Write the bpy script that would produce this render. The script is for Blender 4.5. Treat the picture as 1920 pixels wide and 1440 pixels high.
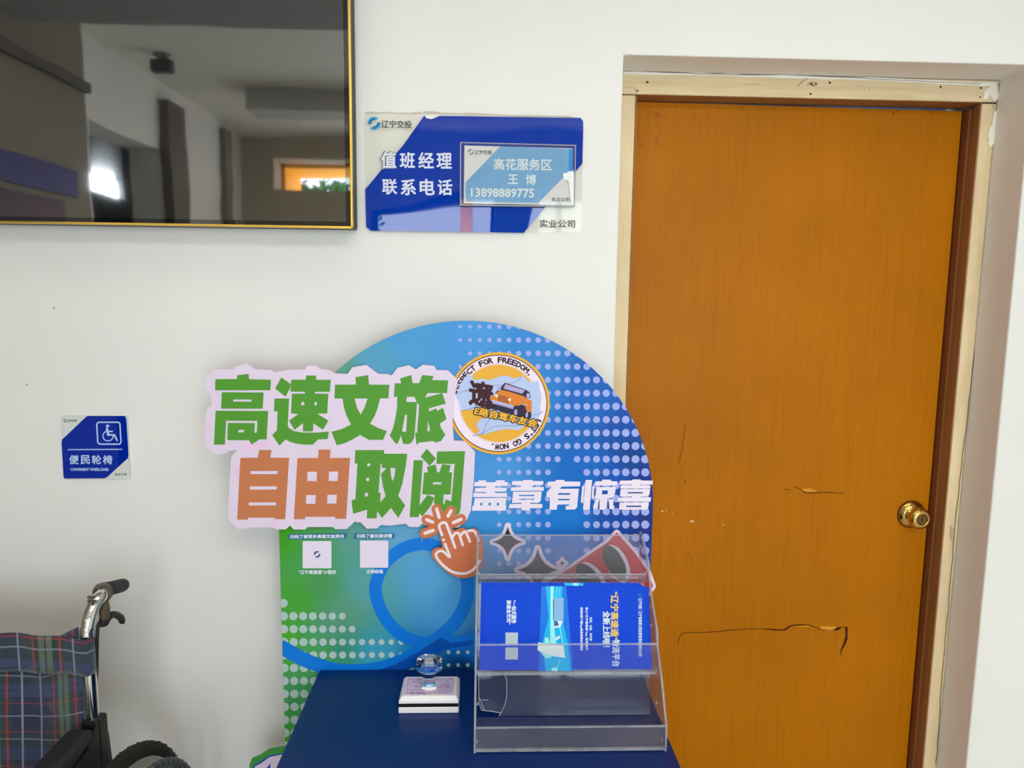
import bpy, bmesh, math, random
from mathutils import Vector, Matrix
from mathutils.geometry import tessellate_polygon
random.seed(7)
S = bpy.context.scene
COL = S.collection
for o in list(bpy.data.objects): bpy.data.objects.remove(o)

# ------------------------------------------------------------------ camera
F = 1320.0
yaw, pit, rol = math.radians(2.081), math.radians(6.896), math.radians(-0.706)
FWD = Vector((math.sin(yaw)*math.cos(pit), math.cos(yaw)*math.cos(pit), -math.sin(pit)))
R0 = Vector((math.cos(yaw), -math.sin(yaw), 0)); D0 = FWD.cross(R0)
RGT = R0*math.cos(rol) + D0*math.sin(rol); DWN = -R0*math.sin(rol) + D0*math.cos(rol)
CAM = Vector((0, -1.564, 1.426))
cd = bpy.data.cameras.new('camera'); cam = bpy.data.objects.new('camera', cd); COL.objects.link(cam)
cd.sensor_width = 36; cd.lens = F/1920*36; cd.clip_start = .02
cam.matrix_world = Matrix(((RGT.x, -DWN.x, -FWD.x, CAM.x), (RGT.y, -DWN.y, -FWD.y, CAM.y), (RGT.z, -DWN.z, -FWD.z, CAM.z), (0, 0, 0, 1)))
S.camera = cam
# ------------------------------------------------------------------ view, world, lights
S.view_settings.view_transform = 'Standard'; S.view_settings.look = 'None'
S.view_settings.gamma = 1; S.view_settings.use_curve_mapping = False
S.view_settings.exposure = 0.0
w = bpy.data.worlds.new('world'); S.world = w; w.use_nodes = True
bg = w.node_tree.nodes['Background']; bg.inputs[0].default_value = (.80, .92, 1, 1); bg.inputs[1].default_value = 7.0
CEIL = 2.75; BACK = -4.70; LEFT = -2.06; RIGHT = 3.4
def area(name, loc, size, rot, power, col):
    l = bpy.data.lights.new(name, 'AREA'); l.shape = 'RECTANGLE'; l.size, l.size_y = size
    l.energy = power; l.color = col
    o = bpy.data.objects.new(name, l); COL.objects.link(o); o.location = loc; o.rotation_euler = rot
    return o
# daylight in the big window of the back wall, and the two ceiling panels of the hall
area('window_daylight', (.65, BACK-.06, 1.30), (3.3, 2.0), (math.radians(90), 0, math.radians(180)), 232, (.985, .985, .985))
area('ceiling_panel_light', (.65, -2.55, CEIL-.03), (2.3, .9), (0, 0, 0), 40, (1, .95, .86))
area('ceiling_panel_light', (-.1, -.80, CEIL-.03), (3.0, .5), (0, 0, 0), 6.5, (1, .95, .86))

# ------------------------------------------------------------------ helpers
def ray(px, py): return (RGT*((px-960)/F) + DWN*((py-720)/F) + FWD)
def U(px, py, Y=0.0):
    d = ray(px, py); return CAM + d*((Y-CAM.y)/d.y)
def UZ(px, py, z):
    d = ray(px, py); return CAM + d*((z-CAM.z)/d.z)
def UP(px, py, o, n):
    d = ray(px, py); return CAM + d*((o-CAM).dot(n)/d.dot(n))
def OLD(y, z): return (CAM.y + .92*(y+1.70), CAM.z + .92*(z-1.55))
def lin(c):
    return tuple(((v/255)/12.92 if v/255 <= .04045 else ((v/255+.055)/1.055)**2.4) for v in c)
MATS = {}
def M(name, rgb=None, rough=.5, metal=0, spec=.22, noise=0, nscale=20, coat=0, bump=0, bscale=60, lincol=None, k=1.12):
    if name in MATS: return MATS[name]
    m = bpy.data.materials.new(name); m.use_nodes = True; nt = m.node_tree; b = nt.nodes['Principled BSDF']
    c = lincol if lincol else tuple(min(.9, v*k) for v in lin(rgb))
    b.inputs['Base Color'].default_value = (*c, 1)
    b.inputs['Roughness'].default_value = rough; b.inputs['Metallic'].default_value = metal
    b.inputs['Specular IOR Level'].default_value = spec; b.inputs['Coat Weight'].default_value = coat
    b.inputs['Coat Roughness'].default_value = .08
    tc = nt.nodes.new('ShaderNodeTexCoord')
    n = nt.nodes.new('ShaderNodeTexNoise'); n.inputs['Scale'].default_value = nscale; n.inputs['Detail'].default_value = 5
    nt.links.new(tc.outputs['Object'], n.inputs['Vector'])
    mx = nt.nodes.new('ShaderNodeMix'); mx.data_type = 'RGBA'; mx.blend_type = 'MULTIPLY'
    a = max(noise, .02)
    mr = nt.nodes.new('ShaderNodeMapRange'); mr.inputs[1].default_value = .3; mr.inputs[2].default_value = .7
    mr.inputs[3].default_value = 1-a; mr.inputs[4].default_value = 1
    nt.links.new(n.outputs[0], mr.inputs[0]); mx.inputs[0].default_value = 1
    mx.inputs[6].default_value = (*c, 1); nt.links.new(mr.outputs[0], mx.inputs[7])
    nt.links.new(mx.outputs[2], b.inputs['Base Color'])
    if bump:
        n2 = nt.nodes.new('ShaderNodeTexNoise'); n2.inputs['Scale'].default_value = bscale; n2.inputs['Detail'].default_value = 4
        nt.links.new(tc.outputs['Object'], n2.inputs['Vector'])
        bp = nt.nodes.new('ShaderNodeBump'); bp.inputs['Strength'].default_value = bump; bp.inputs['Distance'].default_value = .01
        nt.links.new(n2.outputs[0], bp.inputs['Height']); nt.links.new(bp.outputs[0], b.inputs['Normal'])
    MATS[name] = m; return m
ORG = {}
def empty(name, loc, label, cat, group=None, kind=None):
    o = bpy.data.objects.new(name, None); COL.objects.link(o); o.location = loc; o.empty_display_size = .05
    ORG[o.name] = Vector(loc)
    if label: o['label'] = label
    if cat: o['category'] = cat
    if group: o['group'] = group
    if kind: o['kind'] = kind
    return o
def mk(name, V, Fc, mat, parent=None, smooth=False, label=None, cat=None, kind=None, group=None, loc=None, flip=False):
    org = ORG[parent.name] if parent else (Vector(loc) if loc else Vector((0, 0, 0)))
    me = bpy.data.meshes.new(name)
    me.from_pydata([tuple(Vector(v)-org) for v in V], [], [list(f) for f in Fc])
    mats = mat if isinstance(mat, list) else [mat]
    for m in mats: me.materials.append(m)
    if smooth: me.polygons.foreach_set('use_smooth', [True]*len(me.polygons))
    o = bpy.data.objects.new(name, me); COL.objects.link(o)
    if parent: o.parent = parent; ORG[o.name] = ORG[parent.name]
    else: o.location = org; ORG[o.name] = org
    if label: o['label'] = label
    if cat: o['category'] = cat
    if kind: o['kind'] = kind
    if group: o['group'] = group
    return o
def fixn(o):
    bm = bmesh.new(); bm.from_mesh(o.data); bmesh.ops.remove_doubles(bm, verts=bm.verts, dist=1e-6)
    bmesh.ops.recalc_face_normals(bm, faces=bm.faces); bm.to_mesh(o.data); bm.free(); return o
def bev(o, w, seg=2):
    m = o.modifiers.new('bevel', 'BEVEL'); m.width = w; m.segments = seg; m.limit_method = 'ANGLE'; m.angle_limit = math.radians(35); return o
class G:                                                       # geometry collector
    def __init__(s): s.V = []; s.F = []
    def add(s, V, Fc):
        n = len(s.V); s.V += [Vector(v) for v in V]; s.F += [tuple(i+n for i in f) for f in Fc]; return s
    def box(s, x0, x1, y0, y1, z0, z1):
        return s.add([(x0,y0,z0),(x1,y0,z0),(x1,y1,z0),(x0,y1,z0),(x0,y0,z1),(x1,y0,z1),(x1,y1,z1),(x0,y1,z1)],
                     [(0,3,2,1),(4,5,6,7),(0,1,5,4),(1,2,6,5),(2,3,7,6),(3,0,4,7)])
    def prism(s, A, off):                                      # A: 3-D outline, extruded by off
        n = len(A); off = Vector(off); tri = tessellate_polygon([A])
        s.add(list(A)+[Vector(a)+off for a in A], [tuple(t) for t in tri]+[tuple(i+n for i in reversed(t)) for t in tri] +
              [(i, (i+1) % n, (i+1) % n+n, i+n) for i in range(n)]); return s
    def tube(s, P, r, n=10, closed=False, cap=True):
        P = [Vector(p) for p in P]; m = len(P); rr = r if isinstance(r, (list, tuple)) else [r]*m
        b = len(s.V); nrm = None
        for i, p in enumerate(P):
            if closed: t = (P[(i+1) % m]-P[i-1]).normalized()
            else: t = (P[min(i+1, m-1)]-P[max(i-1, 0)]).normalized()
            if nrm is None:
                nrm = t.orthogonal().normalized()
            nrm = (nrm - t*nrm.dot(t)).normalized(); bi = t.cross(nrm)
            for k in range(n):
                a = 2*math.pi*k/n; s.V.append(p + (nrm*math.cos(a)+bi*math.sin(a))*rr[i])
        for i in range(m if closed else m-1):
            j = (i+1) % m
            for k in range(n): s.F.append((b+i*n+k, b+i*n+(k+1) % n, b+j*n+(k+1) % n, b+j*n+k))
        if not closed and cap:
            s.F.append(tuple(b+k for k in reversed(range(n)))); s.F.append(tuple(b+(m-1)*n+k for k in range(n)))
        return s
    def lathe(s, c, ax, prof, n=32):                           # prof: (distance along axis, radius)
        c = Vector(c); ax = Vector(ax).normalized(); u = ax.orthogonal().normalized(); v = ax.cross(u); b = len(s.V)
        for (h, r) in prof:
            for k in range(n):
                a = 2*math.pi*k/n; s.V.append(c+ax*h+(u*math.cos(a)+v*math.sin(a))*max(r, 1e-5))
        for i in range(len(prof)-1):
            for k in range(n): s.F.append((b+i*n+k, b+i*n+(k+1) % n, b+(i+1)*n+(k+1) % n, b+(i+1)*n+k))
        s.F.append(tuple(b+k for k in reversed(range(n)))); s.F.append(tuple(b+(len(prof)-1)*n+k for k in range(n)))
        return s
    def put(s, name, mat, parent=None, **k): return mk(name, s.V, s.F, mat, parent, **k)
# ---- print: flat ink shapes; 2-D outlines are measured on the plate, hit() brings them to its plane
class Plate:
    def __init__(s, o, n): s.o = Vector(o); s.n = Vector(n).normalized()     # n points out to the reader
    def at(s, p, e=0): return UP(p[0], p[1], s.o+s.n*e, s.n)
    def ink(s, name, shapes, mat, parent, e, each=False, **k):
        if each: return [s.ink(name, [sh], mat, parent, e, **k) for sh in shapes]
        V = []; Fc = []
        for si, sh in enumerate(shapes):
            loops = [sh] if not isinstance(sh[0][0], (tuple, list)) else sh
            pts = [p for l in loops for p in l]
            tri = tessellate_polygon([[Vector((p[0], p[1], 0)) for p in l] for l in loops]); b = len(V)
            V += [s.at(p, e+(si % 60)*1.6e-6) for p in pts]
            for t in tri:
                a, c, d = [V[b+i] for i in t]
                if (c-a).cross(d-a).dot(s.n) < 0: t = t[::-1]
                Fc.append(tuple(b+i for i in t))
        return mk(name, V, Fc, mat, parent, **k)
    def plaque(s, name, loops, mat, parent, e, th, **k):       # cut-out with thickness th, front at offset e
        if not isinstance(loops[0][0], (tuple, list)): loops = [loops]
        pts = [p for l in loops for p in l]; n = len(pts)
        tri = tessellate_polygon([[Vector((p[0], p[1], 0)) for p in l] for l in loops])
        Fr = [s.at(p, e) for p in pts]; V = Fr+[v-s.n*th for v in Fr]
        Fc = [tuple(t) for t in tri]+[tuple(i+n for i in reversed(t)) for t in tri]; b = 0
        for l in loops:
            m = len(l); Fc += [(b+i, b+(i+1) % m, b+(i+1) % m+n, b+i+n) for i in range(m)]; b += m
        return fixn(mk(name, V, Fc, mat, parent, **k))
def circ(cx, cy, r, n=24, ry=None, rot=0):
    ry = ry or r; o = []
    for i in range(n):
        a = 2*math.pi*i/n; x, y = r*math.cos(a), ry*math.sin(a)
        o.append((cx+x*math.cos(rot)-y*math.sin(rot), cy+x*math.sin(rot)+y*math.cos(rot)))
    return o
def stroke(P, w, n=10, caps=True):
    o = []; h = w/2
    for (a, b) in zip(P, P[1:]):
        dx, dy = b[0]-a[0], b[1]-a[1]; L = math.hypot(dx, dy) or 1; nx, ny = -dy/L*h, dx/L*h
        o.append([(a[0]+nx, a[1]+ny), (b[0]+nx, b[1]+ny), (b[0]-nx, b[1]-ny), (a[0]-nx, a[1]-ny)])
    for i, p in enumerate(P):
        if caps or 0 < i < len(P)-1: o.append(circ(p[0], p[1], h, n))
    return o
def smooth(P, n=6, closed=False):
    o = []; m = len(P)
    g = (lambda i: P[i % m]) if closed else (lambda i: P[max(0, min(m-1, i))])
    for i in range(m if closed else m-1):
        p0, p1, p2, p3 = g(i-1), g(i), g(i+1), g(i+2)
        for k in range(n):
            t = k/n
            o.append(tuple(.5*(2*p1[j]+(p2[j]-p0[j])*t+(2*p0[j]-5*p1[j]+4*p2[j]-p3[j])*t*t+(3*p1[j]-p0[j]-3*p2[j]+p3[j])*t**3) for j in range(len(p1))))
    if not closed: o.append(tuple(P[-1]))
    return o
def rrect(x0, y0, x1, y1, r, n=5):
    o = []
    for (cx, cy, a0) in ((x1-r, y0+r, -90), (x1-r, y1-r, 0), (x0+r, y1-r, 90), (x0+r, y0+r, 180)):
        for k in range(n+1):
            a = math.radians(a0+90*k/n); o.append((cx+r*math.cos(a), cy+r*math.sin(a)))
    return o
def clip(P, C):                                                # Sutherland-Hodgman, C convex
    def area2(Q): return sum(Q[i-1][0]*Q[i][1]-Q[i][0]*Q[i-1][1] for i in range(len(Q)))
    if area2(C) < 0: C = C[::-1]
    out = P
    for i in range(len(C)):
        a, b = C[i-1], C[i]; inp = out; out = []
        if not inp: return []
        f = lambda p: (b[0]-a[0])*(p[1]-a[1])-(b[1]-a[1])*(p[0]-a[0])
        for j in range(len(inp)):
            p, q = inp[j-1], inp[j]; fp, fq = f(p), f(q)
            if fp*fq < 0:
                t = fp/(fp-fq); out.append((p[0]+(q[0]-p[0])*t, p[1]+(q[1]-p[1])*t))
            if fq >= 0: out.append(q)
    return out
_tc = {}
def glyphs(s):
    if s in _tc: return _tc[s]
    cu = bpy.data.curves.new('t', 'FONT'); cu.body = s; cu.resolution_u = 2; cu.dimensions = '2D'; cu.fill_mode = 'FRONT'
    o = bpy.data.objects.new('t', cu); COL.objects.link(o); dg = bpy.context.evaluated_depsgraph_get(); dg.update()
    me = bpy.data.meshes.new_from_object(o.evaluated_get(dg)); V = [(v.co.x, v.co.y) for v in me.vertices]; Fc = [tuple(p.vertices) for p in me.polygons]
    bpy.data.objects.remove(o); bpy.data.curves.remove(cu); bpy.data.meshes.remove(me)
    _tc[s] = (V, Fc); return _tc[s]
def write(plate, name, items, mat, parent, e, **k):
    """items: (text, TL, TR, BL, bold px) - text box fitted on three corners"""
    V = []; Fc = []
    for (s, TL, TR, BL, bold) in items:
        g, f = glyphs(s)
        if not g: continue
        x0 = min(p[0] for p in g); x1 = max(p[0] for p in g); y0 = min(p[1] for p in g); y1 = max(p[1] for p in g)
        offs = [(0, 0)] if not bold else [(0, 0)]+[(bold*math.cos(a*math.pi/4), bold*math.sin(a*math.pi/4)) for a in range(8)]
        for q, (ox, oy) in enumerate(offs):
            b = len(V)
            for (x, y) in g:
                u = (x-x0)/(x1-x0); v = (y1-y)/(y1-y0)
                V.append(plate.at((TL[0]+u*(TR[0]-TL[0])+v*(BL[0]-TL[0])+ox, TL[1]+u*(TR[1]-TL[1])+v*(BL[1]-TL[1])+oy), e+q*2e-6))
            for t in f:
                a, c, d = V[b+t[0]], V[b+t[1]], V[b+t[2]]
                if (c-a).cross(d-a).dot(plate.n) < 0: t = t[::-1]
                Fc.append(tuple(b+i for i in t))
    return mk(name, V, Fc, mat, parent, **k)
def row(s, x0, y0, x1, y1, bold=.5, dy=0): return (s, (x0, y0), (x1, y0+dy), (x0, y1), bold)
def Z(ox, oy, s, P): return [(ox+x/s, oy+y/s) for (x, y) in P]

# ------------------------------------------------------------------ materials with a design of their own
def node_mat(name):
    m = bpy.data.materials.new(name); m.use_nodes = True; return m, m.node_tree, m.node_tree.nodes['Principled BSDF']
def wall_mat():
    m, nt, b = node_mat('white_plaster'); N = nt.nodes.new; L = nt.links.new
    tc = N('ShaderNodeTexCoord')
    n1 = N('ShaderNodeTexNoise'); n1.inputs['Scale'].default_value = 1.3; n1.inputs['Detail'].default_value = 4; L(tc.outputs['Object'], n1.inputs['Vector'])
    r1 = N('ShaderNodeValToRGB'); r1.color_ramp.elements[0].color = (.79, .78, .755, 1); r1.color_ramp.elements[1].color = (.84, .828, .795, 1)
    r1.color_ramp.elements[0].position = .35; r1.color_ramp.elements[1].position = .65; L(n1.outputs[0], r1.inputs[0])
    n2 = N('ShaderNodeTexVoronoi'); n2.inputs['Scale'].default_value = 9; L(tc.outputs['Object'], n2.inputs['Vector'])
    n2b = N('ShaderNodeTexNoise'); n2b.inputs['Scale'].default_value = 150; L(tc.outputs['Object'], n2b.inputs['Vector'])
    ad = N('ShaderNodeMath'); ad.operation = 'MULTIPLY_ADD'; ad.inputs[1].default_value = .05; L(n2b.outputs[0], ad.inputs[0]); L(n2.outputs['Distance'], ad.inputs[2])
    r2 = N('ShaderNodeValToRGB'); r2.color_ramp.elements[0].position = .043; r2.color_ramp.elements[0].color = (.5, .47, .42, 1)
    r2.color_ramp.elements[1].position = .05; r2.color_ramp.elements[1].color = (1, 1, 1, 1); L(ad.outputs[0], r2.inputs[0])
    mx = N('ShaderNodeMix'); mx.data_type = 'RGBA'; mx.blend_type = 'MULTIPLY'; mx.inputs[0].default_value = .8
    L(r1.outputs[0], mx.inputs[6]); L(r2.outputs[0], mx.inputs[7]); L(mx.outputs[2], b.inputs['Base Color'])
    b.inputs['Roughness'].default_value = .55
    n3 = N('ShaderNodeTexNoise'); n3.inputs['Scale'].default_value = 6; n3.inputs['Detail'].default_value = 8; L(tc.outputs['Object'], n3.inputs['Vector'])
    bp = N('ShaderNodeBump'); bp.inputs['Strength'].default_value = .12; bp.inputs['Distance'].default_value = .02; L(n3.outputs[0], bp.inputs['Height']); L(bp.outputs[0], b.inputs['Normal'])
    return m
WALL = wall_mat()
def wood_mat(name, c1, c2, c3, rough, stretch=(28, 28, 1.0), spec=.5, coat=0):
    m, nt, b = node_mat(name); N = nt.nodes.new; L = nt.links.new
    tc = N('ShaderNodeTexCoord'); mp = N('ShaderNodeMapping'); mp.inputs['Scale'].default_value = stretch; L(tc.outputs['Object'], mp.inputs['Vector'])
    n = N('ShaderNodeTexNoise'); n.inputs['Scale'].default_value = 5; n.inputs['Detail'].default_value = 9; n.inputs['Roughness'].default_value = .7; L(mp.outputs[0], n.inputs['Vector'])
    r = N('ShaderNodeValToRGB'); r.color_ramp.elements[0].position = .30; r.color_ramp.elements[0].color = (*c1, 1); r.color_ramp.elements[1].position = .72; r.color_ramp.elements[1].color = (*c3, 1)
    e = r.color_ramp.elements.new(.5); e.color = (*c2, 1); L(n.outputs[0], r.inputs[0])
    n2 = N('ShaderNodeTexNoise'); n2.inputs['Scale'].default_value = 2.5; n2.inputs['Detail'].default_value = 3; L(tc.outputs['Object'], n2.inputs['Vector'])
    mr = N('ShaderNodeMapRange'); mr.inputs[1].default_value = .3; mr.inputs[2].default_value = .7; mr.inputs[3].default_value = .88; mr.inputs[4].default_value = 1.06; L(n2.outputs[0], mr.inputs[0])
    mx = N('ShaderNodeMix'); mx.data_type = 'RGBA'; mx.blend_type = 'MULTIPLY'; mx.inputs[0].default_value = 1; L(r.outputs[0], mx.inputs[6]); L(mr.outputs[0], mx.inputs[7])
    L(mx.outputs[2], b.inputs['Base Color']); b.inputs['Roughness'].default_value = rough; b.inputs['Specular IOR Level'].default_value = spec
    bp = N('ShaderNodeBump'); bp.inputs['Strength'].default_value = .08; bp.inputs['Distance'].default_value = .002; L(n.outputs[0], bp.inputs['Height']); L(bp.outputs[0], b.inputs['Normal'])
    return m
DOOR = wood_mat('orange_door_veneer', (.415, .128, .0), (.455, .148, .0), (.48, .158, .0), .42, spec=.10)
PALE = wood_mat('bare_pale_wood', (.68, .53, .31), (.76, .60, .36), (.79, .65, .42), .7, (7, 7, 1.2))
PALEH = wood_mat('bare_pale_wood_flat', (.68, .53, .30), (.76, .60, .36), (.79, .65, .42), .7, (1.2, 20, 20))
BROWN = wood_mat('brown_jamb_wood', (.20, .085, .03), (.31, .135, .045), (.36, .165, .06), .5)
SHEET = (.94, .95, .97)
def acrylic(name, haze=.10, rough=0.0, tint=(.94, .95, .97), blur=0.0):
    m = bpy.data.materials.new(name); m.use_nodes = True; nt = m.node_tree; N = nt.nodes.new; L = nt.links.new
    nt.nodes.remove(nt.nodes['Principled BSDF']); out = nt.nodes['Material Output']
    tr = N('ShaderNodeBsdfTransparent'); tr.inputs[0].default_value = (*tint, 1)
    base = tr
    if blur:
        rf = N('ShaderNodeBsdfRefraction'); rf.inputs['IOR'].default_value = 1.02; rf.inputs['Roughness'].default_value = blur; rf.inputs[0].default_value = (*tint, 1)
        mb = N('ShaderNodeMixShader'); mb.inputs[0].default_value = .75; L(tr.outputs[0], mb.inputs[1]); L(rf.outputs[0], mb.inputs[2]); base = mb
    df = N('ShaderNodeBsdfDiffuse'); df.inputs[0].default_value = (.62, .62, .66, 1)
    tc = N('ShaderNodeTexCoord'); n = N('ShaderNodeTexNoise'); n.inputs['Scale'].default_value = 14; n.inputs['Detail'].default_value = 6; L(tc.outputs['Object'], n.inputs['Vector'])
    mr = N('ShaderNodeMapRange'); mr.inputs[1].default_value = .3; mr.inputs[2].default_value = .75; mr.inputs[3].default_value = haze*.7; mr.inputs[4].default_value = haze*1.4; L(n.outputs[0], mr.inputs[0])
    m1 = N('ShaderNodeMixShader'); L(mr.outputs[0], m1.inputs[0]); L(base.outputs[0], m1.inputs[1]); L(df.outputs[0], m1.inputs[2])
    gl = N('ShaderNodeBsdfGlossy'); gl.inputs['Roughness'].default_value = .04+rough; lw = N('ShaderNodeLayerWeight'); lw.inputs[0].default_value = .5; pw = N('ShaderNodeMath'); pw.operation = 'POWER'; pw.inputs[1].default_value = 4; L(lw.outputs['Facing'], pw.inputs[0]); fr = N('ShaderNodeMath'); fr.operation = 'MULTIPLY_ADD'; fr.inputs[1].default_value = .5; fr.inputs[2].default_value = .025; L(pw.outputs[0], fr.inputs[0])
    m2 = N('ShaderNodeMixShader'); L(fr.outputs[0], m2.inputs[0]); L(m1.outputs[0], m2.inputs[1]); L(gl.outputs[0], m2.inputs[2]); L(m2.outputs[0], out.inputs[0])
    return m
CHROME = M('chrome', lincol=(.75, .75, .73), rough=.12, metal=1, noise=.05)
BLK = M('black_plastic', (38, 38, 40), rough=.45)
WHITE = M('printed_lilac_white', (224, 206, 226), rough=.5)

# ================================================================== SETTING
xl = U(1163, 330).x; xr = U(1840, 1150).x; zt = U(1500, 111).z; DP = .106
# front wall with the door recess
out = [Vector(p) for p in ((LEFT-.3, 0, 0), (xl, 0, 0), (xl, 0, zt), (xr, 0, zt), (xr, 0, 0), (RIGHT+.3, 0, 0), (RIGHT+.3, 0, CEIL+.25), (LEFT-.3, 0, CEIL+.25))]
wf = fixn(G().prism(out, (0, .30, 0)).put('wall_front', WALL, kind='structure')); bev(wf, .004, 2)
G().box(LEFT-.3, RIGHT+.3, BACK-.3, 1.6, -.1, 0).put('floor', M('floor_tile', (205, 200, 190), rough=.25, noise=.08), kind='structure')
G().box(LEFT-.3, RIGHT+.3, BACK-.3, 0, CEIL, CEIL+.2).put('ceiling', M('ceiling_paint', lincol=(.76, .75, .68), rough=.7), kind='structure')
G().box(RIGHT, RIGHT+.2, BACK, 0, 0, CEIL).put('wall_right', WALL, kind='structure')
# dark space behind the door, seen through the gap over the sagging leaf
g = G(); x0, x1 = xl-.1, xr+.1
g.box(x0-.05, x0, .30, 1.5, 0, 2.5).box(x1, x1+.05, .30, 1.5, 0, 2.5).box(x0, x1, 1.45, 1.5, 0, 2.5).box(x0, x1, .30, 1.5, 2.5, 2.55)
g.put('wall_beyond', M('blue_grey_wall', (86, 104, 135), rough=.6), kind='structure')
area('room_beyond_light', ((xl+xr)/2, .9, 2.45), (.5, .4), (0, 0, 0), 5, (.8, .9, 1))
# left wall: opening to a dark side room
def mirror_hit(px, py, X=None, Y=None):                        # a point of the hall as the screen shows it
    d = ray(px, py)
    if X is not None: p = CAM+d*((X-CAM.x)/d.x)
    else: p = CAM+d*(((2*-.065-Y)-CAM.y)/d.y)
    return Vector((p.x, 2*-.065-p.y, p.z))
yo1 = mirror_hit(165, 240, X=LEFT).y; yo2 = mirror_hit(303, 275, X=LEFT).y; zo = mirror_hit(235, 253, X=LEFT).z
GREY = M('taupe_paint', (128, 122, 106), rough=.6)
g = G(); g.box(LEFT-.2, LEFT, yo1, 0, 0, CEIL).box(LEFT-.2, LEFT, BACK, yo2, 0, CEIL).box(LEFT-.2, LEFT, yo2, yo1, zo, CEIL)
g.put('wall_left', WALL, kind='structure')
XW = LEFT-1.0
YE = min(yo2, mirror_hit(246, 340, X=XW).y)-.5
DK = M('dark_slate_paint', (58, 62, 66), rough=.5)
g = G(); g.box(XW-.1, LEFT-.2, yo1+.4, yo1+.5, 0, zo+.1).box(XW-.1, LEFT-.2, YE-.1, YE, 0, zo+.1).box(XW-.1, LEFT-.2, YE, yo1+.4, zo+.05, zo+.15).box(LEFT-.25, LEFT-.2, YE, yo2, 0, zo+.1)
ws = g.box(XW-.1, LEFT-.2, YE, yo1+.4, -.1, 0).put('wall_side_room', DK, kind='structure')
a = mirror_hit(172, 308, X=XW); b = mirror_hit(246, 372, X=XW)
ya, yb = a.y, b.y; zw1 = mirror_hit(205, 305, X=XW).z; zw0 = mirror_hit(205, 368, X=XW).z
g = G(); g.box(XW-.1, XW, ya, yo1+.4, 0, zo+.1).box(XW-.1, XW, YE, yb, 0, zo+.1).box(XW-.1, XW, yb, ya, 0, zw0).box(XW-.1, XW, yb, ya, zw1, zo+.1)
g.put('wall_far_left', DK, kind='structure')
area('side_window_daylight', (XW-.08, (ya+yb)/2, (zw0+zw1)/2), (abs(zw1-zw0), abs(ya-yb)), (0, math.radians(-90), 0), 22, (.85, .95, 1))
w2 = empty('window_2', (XW, (ya+yb)/2, zw0), None, None, kind='structure')
g = G(); g.box(XW-.03, XW+.03, (ya+yb)/2-.15, (ya+yb)/2-.11, zw0, zw1).box(XW-.03, XW+.03, yb, ya, zw0-.04, zw0).box(XW-.03, XW+.03, yb, ya, zw1, zw1+.04)
g.put('window_frame', DK, w2)
# pilasters on the left wall, the low partition with the blue notice over it
p1 = mirror_hit(303, 300, X=LEFT).y; p2 = mirror_hit(334, 300, X=LEFT).y
G().box(LEFT, LEFT+.06, p2, p1, 0, CEIL-.12).put('trim_1', M('brown_grey_pilaster', (96, 90, 82), rough=.5), kind='structure')
p1 = mirror_hit(412, 300, X=LEFT).y; p2 = mirror_hit(424, 300, X=LEFT).y
G().box(LEFT, LEFT+.05, p2, p1, 0, CEIL-.05).put('trim_2', M('grey_pilaster', (120, 116, 104), rough=.5), kind='structure')
XP = LEFT+.32; yp = mirror_hit(160, 200, X=XP).y; zp = mirror_hit(160, 168, X=XP).z
G().box(LEFT, XP, yp, -.02, 0, zp).box(LEFT, XP, yp, -.02, zp, CEIL).put('wall_partition', GREY, kind='structure')
G().box(XP, XP+.03, yp, -.75, zp-.02, zp+.02).put('trim_3', M('dark_conduit', (88, 82, 74)), kind='structure')
# downstand beams
BY0, BY1 = OLD(-1.27, 0)[0], OLD(-1.51, 0)[0]
BY0, BY1 = -1.18, -1.42
G().box(LEFT, RIGHT, BY1, BY0, 2.44, CEIL).put('trim_4', M('beam_shade_grey', lincol=(.32, .33, .33), rough=.7), kind='structure')  # shade on the beam's faces is put into this darker grey
yb2 = mirror_hit(550, 218, Y=-3.2)
zc = mirror_hit(555, 217, Y=-3.3).z
G().box(mirror_hit(460, 200, Y=-3.3).x, RIGHT, -3.55, -3.3, 2.60, CEIL).put('trim_5', M('beam_shade_grey2', lincol=(.50, .49, .45), rough=.7), kind='structure')
# back wall with the big window and the high warm opening
tw = [mirror_hit(512, 295, Y=BACK), mirror_hit(655, 358, Y=BACK)]
tx0, tx1 = tw[0].x, tw[1].x+.02; tz1, tz0 = tw[0].z, tw[1].z
BX0, BX1, BZ0, BZ1 = -1.0, 2.3, .30, 2.32
g = G(); y0, y1 = BACK-.25, BACK
g.box(LEFT-.3, tx0, y0, y1, 0, CEIL).box(tx0, tx1, y0, y1, 0, tz0).box(tx0, tx1, y0, y1, tz1, CEIL).box(tx1, BX0, y0, y1, 0, CEIL)
g.box(BX0, BX1, y0, y1, 0, BZ0).box(BX0, BX1, y0, y1, BZ1, CEIL).box(BX1, RIGHT+.3, y0, y1, 0, CEIL)
g.put('wall_back', M('warm_grey_wall', (178, 166, 148), rough=.5), kind='structure')
w1 = empty('window_1', ((BX0+BX1)/2, BACK, BZ0), None, None, kind='structure')
g = G()
for x in (BX0+.02, .08, .62, 1.5, BX1-.02): g.box(x-.025, x+.025, BACK-.05, BACK+.01, BZ0, BZ1)
g.box(BX0, BX1, BACK-.05, BACK+.01, BZ0, BZ0+.05).box(BX0, BX1, BACK-.05, BACK+.01, BZ1-.04, BZ1).put('window_frame', M('dark_blue_frame', (30, 50, 90)), w1)
CUR = M('grey_blue_curtain', (150, 170, 185), rough=.8)
V = []; Fc = []
for i in range(41):
    x = .10+.34*i/40; y = BACK+.05+.02*math.sin(i*1.9); V += [(x, y, BZ0-.1), (x, y, BZ1+.05)]
for i in range(40): Fc.append((2*i, 2*i+2, 2*i+3, 2*i+1))
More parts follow.
